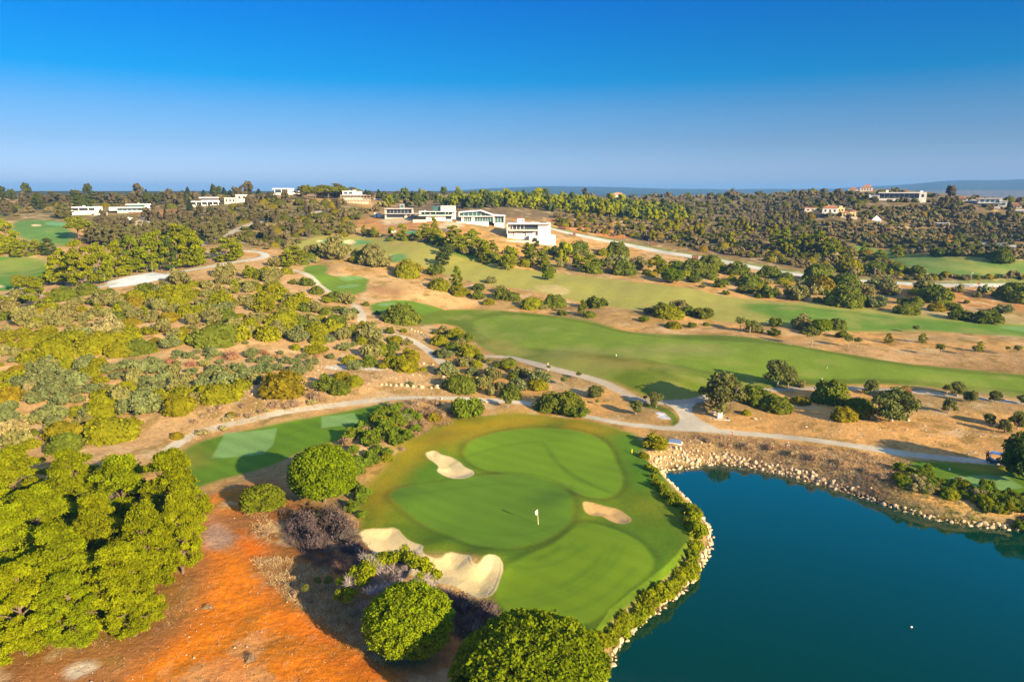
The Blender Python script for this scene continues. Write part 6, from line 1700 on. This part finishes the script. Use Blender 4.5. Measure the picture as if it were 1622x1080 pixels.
# ------------------------------------------------------------------ words that tell each plant from the others
ZONES = [  # x0, x1, y0, y1, where, counted towards
 (-200, 345, 770, 1200, 'in the corner wood', 'orange earth'),
 (300, 440, 930, 1200, 'on the orange earth', 'lake'),
 (440, 960, 860, 1200, 'below the front bunkers', 'lake'),
 (380, 545, 770, 860, 'on the bare ground by the terrace', 'bunker'), (545, 640, 770, 860, 'beside the front bunker', 'green'),
 (935, 1000, 900, 1040, 'in the shore hedge beside the front lobe', 'rocky corner'), (1000, 1075, 880, 1000, 'in the shore hedge by the hidden bend', 'rocky corner'), (1040, 1130, 830, 930, 'in the shore hedge at the point', 'rocky corner'), (1060, 1130, 790, 830, 'in the shore hedge above the point', 'rocky corner'), (1010, 1075, 700, 795, 'in the hedge at the rocky corner', 'lake'),
 (1400, 1480, 735, 850, 'at the end of the dry bank', 'tee'), (1480, 1540, 735, 860, 'between the small tee and the lake', 'cart'), (1540, 1700, 735, 870, 'on the bank under the parked cart', 'cart'),
 (540, 600, 640, 770, 'in the thicket at the tee end', 'green'), (600, 650, 640, 770, 'in the middle of the thicket', 'green'), (650, 735, 636, 770, 'in the withered thicket by the path', 'path'),
 (690, 780, 560, 690, 'by the cart path above the green', 'junction'), (780, 960, 560, 690, 'between the two cart paths', 'junction'),
 (960, 1100, 560, 700, 'on the path island', 'junction'), (1100, 1260, 560, 675, 'beside the white cabinets', 'golf cart'), (1260, 1450, 560, 700, 'on the flat over the lake', 'golf cart'), (1450, 1700, 560, 700, 'on the open dry flat', 'golf cart'),
 (1060, 1240, 690, 780, 'on the dry bank over the rocks', 'golf cart'), (1240, 1420, 690, 780, 'on the far half of the dry bank', 'golf cart'),
 (-50, 100, 465, 500, 'on the slope under the lawn', 'car park'), (100, 205, 440, 500, 'just under the car park', 'ring road'), (205, 290, 440, 500, 'under the pale car park', 'ring road'), (290, 350, 436, 500, 'under the ring road', 'sandy track'), (350, 420, 430, 500, 'beside the ring road bend', 'sandy track'), (420, 500, 400, 500, 'beside the sandy track', 'dry hill'), (500, 620, 466, 500, 'under the two small tees', 'dry hill'),
 (-50, 70, 500, 560, 'on the sandy slope', 'tee terrace'), (70, 140, 500, 560, 'among the mid slope mounds', 'tee terrace'), (140, 205, 500, 560, 'around the pale bush', 'tee terrace'), (205, 275, 500, 560, 'on the central slope', 'tee terrace'), (275, 345, 500, 560, 'around the big green mound', 'tee terrace'), (345, 430, 500, 560, 'over the dirt fork', 'sandy track'), (430, 500, 500, 560, 'between the sandy tracks', 'upper path'), (500, 590, 500, 560, 'at the foot of the track', 'upper path'),
 (-50, 60, 560, 625, 'by the bare patch', 'grove'), (60, 130, 560, 625, 'on top of the grey-green grove', 'path'), (130, 240, 560, 600, 'along the dirt fork', 'path'), (130, 240, 600, 640, 'in the grey-green grove', 'path'), (240, 345, 560, 610, 'on the rusty clearing', 'path'), (345, 430, 560, 615, 'among the rusty brush', 'path'), (430, 520, 560, 612, 'in the open clearing', 'upper path'), (520, 590, 560, 612, 'near the white gravel', 'upper path'),
 (-50, 60, 625, 740, 'in the shaded end of the scrub', 'tee terrace'), (60, 150, 625, 740, 'under the grove', 'tee terrace'), (150, 240, 640, 740, 'above the terrace track', 'tee terrace'), (240, 330, 610, 740, 'over the tee path', 'tee terrace'), (330, 440, 610, 740, 'on the bank over the tee path', 'tee terrace'), (440, 600, 610, 680, 'beside the tee path', 'green'),
 (590, 660, 500, 600, 'in the thicket by the upper path', 'fairway'), (660, 720, 500, 600, 'in the thicket by the timber rail', 'fairway'), (720, 830, 500, 600, 'at the fairway corner thicket', 'fairway'),
 (480, 640, 396, 466, 'above the dry hill', 'fairway'), (640, 720, 425, 500, 'on the edge of the dry hill', 'fairway'), (720, 800, 440, 500, 'between the two fairways', 'lake'), (800, 970, 445, 515, 'on the ground between fairways', 'lake'),
 (1000, 1145, 480, 535, 'on the island between fairways', 'lake'), (1145, 1260, 505, 545, 'at the near clump between fairways', 'lake'), (1260, 1350, 505, 545, 'in the far clump between fairways', 'lake'), (1260, 1700, 535, 570, 'on the dry strip', 'golf cart'),
 (600, 700, 340, 425, 'under the cubic villa', 'white villa'), (700, 760, 340, 425, 'under the gabled villa', 'white villa'), (760, 830, 380, 440, 'in front of the box villa', 'road'), (830, 900, 380, 445, 'below the box villa', 'road'), (900, 970, 385, 445, 'along the far fairway edge', 'lake'), (970, 1060, 395, 450, 'under the slope road', 'lake'), (1060, 1130, 395, 475, 'below the wide cabinet', 'lake'), (1130, 1215, 400, 490, 'under the road bend', 'lake'), (1215, 1300, 430, 500, 'in the belt below the pines', 'lake'), (1300, 1375, 420, 500, 'in the belt below the rusty screen', 'lake'), (1375, 1450, 420, 505, 'in the belt by the pale ground', 'lake'), (1450, 1530, 425, 515, 'at the thin end of the belt', 'lake'), (1530, 1700, 440, 515, 'under the gate pillars', 'lake'),
 (-50, 70, 360, 412, 'between the two far lawns', 'grove'), (70, 150, 412, 470, 'at the lawn end of the grove', 'car park'), (-50, 70, 430, 500, 'on the edge of the lower lawn', 'car park'), (150, 225, 412, 460, 'behind the car park', 'ring road'), (225, 330, 400, 440, 'in the pine grove', 'ring road'), (330, 420, 395, 440, 'inside the ring road', 'sandy track'), (420, 480, 400, 440, 'past the ring road', 'dry hill'),
 (90, 165, 362, 412, 'in the dull belt by the lawn', 'slope road'), (165, 240, 362, 412, 'in the dull belt under the villas', 'slope road'), (240, 420, 345, 412, 'in the dull belt by the road', 'slope road'),
 (1200, 1290, 360, 425, 'in the bright clump beyond the road', 'far lawn'), (1290, 1345, 360, 425, 'in the tall clump beyond the road', 'far lawn'), (1345, 1440, 380, 425, 'beside the far lawn', 'far lawn'), (1440, 1700, 390, 425, 'on the back edge of the far lawn', 'hill'),
 (-50, 110, 290, 360, 'over the topmost lawn', 'villas'), (110, 200, 290, 345, 'behind the low white villa', 'twin villas'), (200, 300, 290, 345, 'behind the two-tier villa', 'ridge house'), (300, 420, 290, 345, 'by the balcony villa', 'scaffolded house'), (420, 500, 285, 345, 'by the gallery villa', 'scaffolded house'), (500, 600, 285, 345, 'by the scaffolded house', 'pine wood'), (600, 760, 285, 345, 'behind the cubic villa', 'pine wood'), (1500, 1700, 300, 345, 'by the last hilltop villa', 'lake')]
ORD = 'first second third fourth fifth sixth seventh eighth ninth tenth eleventh twelfth thirteenth fourteenth fifteenth sixteenth seventeenth eighteenth nineteenth twentieth'.split()
def zone_of(x, y):
    for z in ZONES:
        if z[0] <= x < z[1] and z[2] <= y < z[3]:
            return z[4], z[5]
    return 'on the open slope', 'lake'
SPECIAL = {}
cells = {}
for row in PLANTS:
    o, sp, x, y, w, h = row
    cells.setdefault((sp, zone_of(x, y)), []).append(row)
GROUPS = {'rounded_shrub': 'rounded shrubs of the scrub', 'loose_shrub': 'loose-leaved shrubs of the scrub', 'dry_bush': 'withered bushes', 'pine_tree': 'pines', 'umbrella_pine': 'umbrella pines', 'stone_pine': 'stone pines', 'olive_tree': 'olive trees', 'young_tree': 'young planted trees', 'conifer_tree': 'dark conifers on the ridge'}
BIG = {(514, 800): 'large round stone pine beside the tee terrace', (650, 1050): 'bright round stone pine below the front bunker', (842, 1174): 'huge dark green stone pine at the lake shore',
       (417, 812): 'small round stone pine on the bare orange ground', (1628, 762): 'dark round tree shading the golf cart', (622, 968): 'half-dead pine with bare grey limbs overhanging the front bunker', (1433, 634): 'small rust-brown dying tree beside the spreading olive',
       (1144, 652): 'big spreading olive tree behind the white cabinets', (1412, 671): 'big grey olive tree in the middle of the flat', (48, 470): 'flat-topped umbrella pine with bare trunk by the lower lawn', (126, 384): 'umbrella pine on tall trunks beside the topmost lawn'}
for (sp, (where, tow)), rows in cells.items():
    words_ = SPEC[sp][5]
    rows.sort(key=lambda r: r[2])
    split = {'': rows}
    if len(rows) > 6:
        ws = sorted(r[4] for r in rows); mid = ws[len(ws) // 2]
        split = {'large ': [r for r in rows if r[4] >= mid], 'small ': [r for r in rows if r[4] < mid]}
    for ad, rs in split.items():
        for i, r in enumerate(rs):
            base = ad + words_
            if (r[2], r[3]) in BIG:
                r[0]['label'] = BIG[(r[2], r[3])]
            elif len(rs) == 1:
                r[0]['label'] = base + ' ' + where
            else:
                for tail in (', counting towards the %s' % tow, ' towards the %s' % tow, ''):
                    lb = '%s %s %s%s' % (ORD[min(i, 19)], base, where, tail)
                    if len(lb.split()) <= 16:
                        break
                r[0]['label'] = lb
            r[0]['group'] = GROUPS[r[0].name.split('.')[0]]
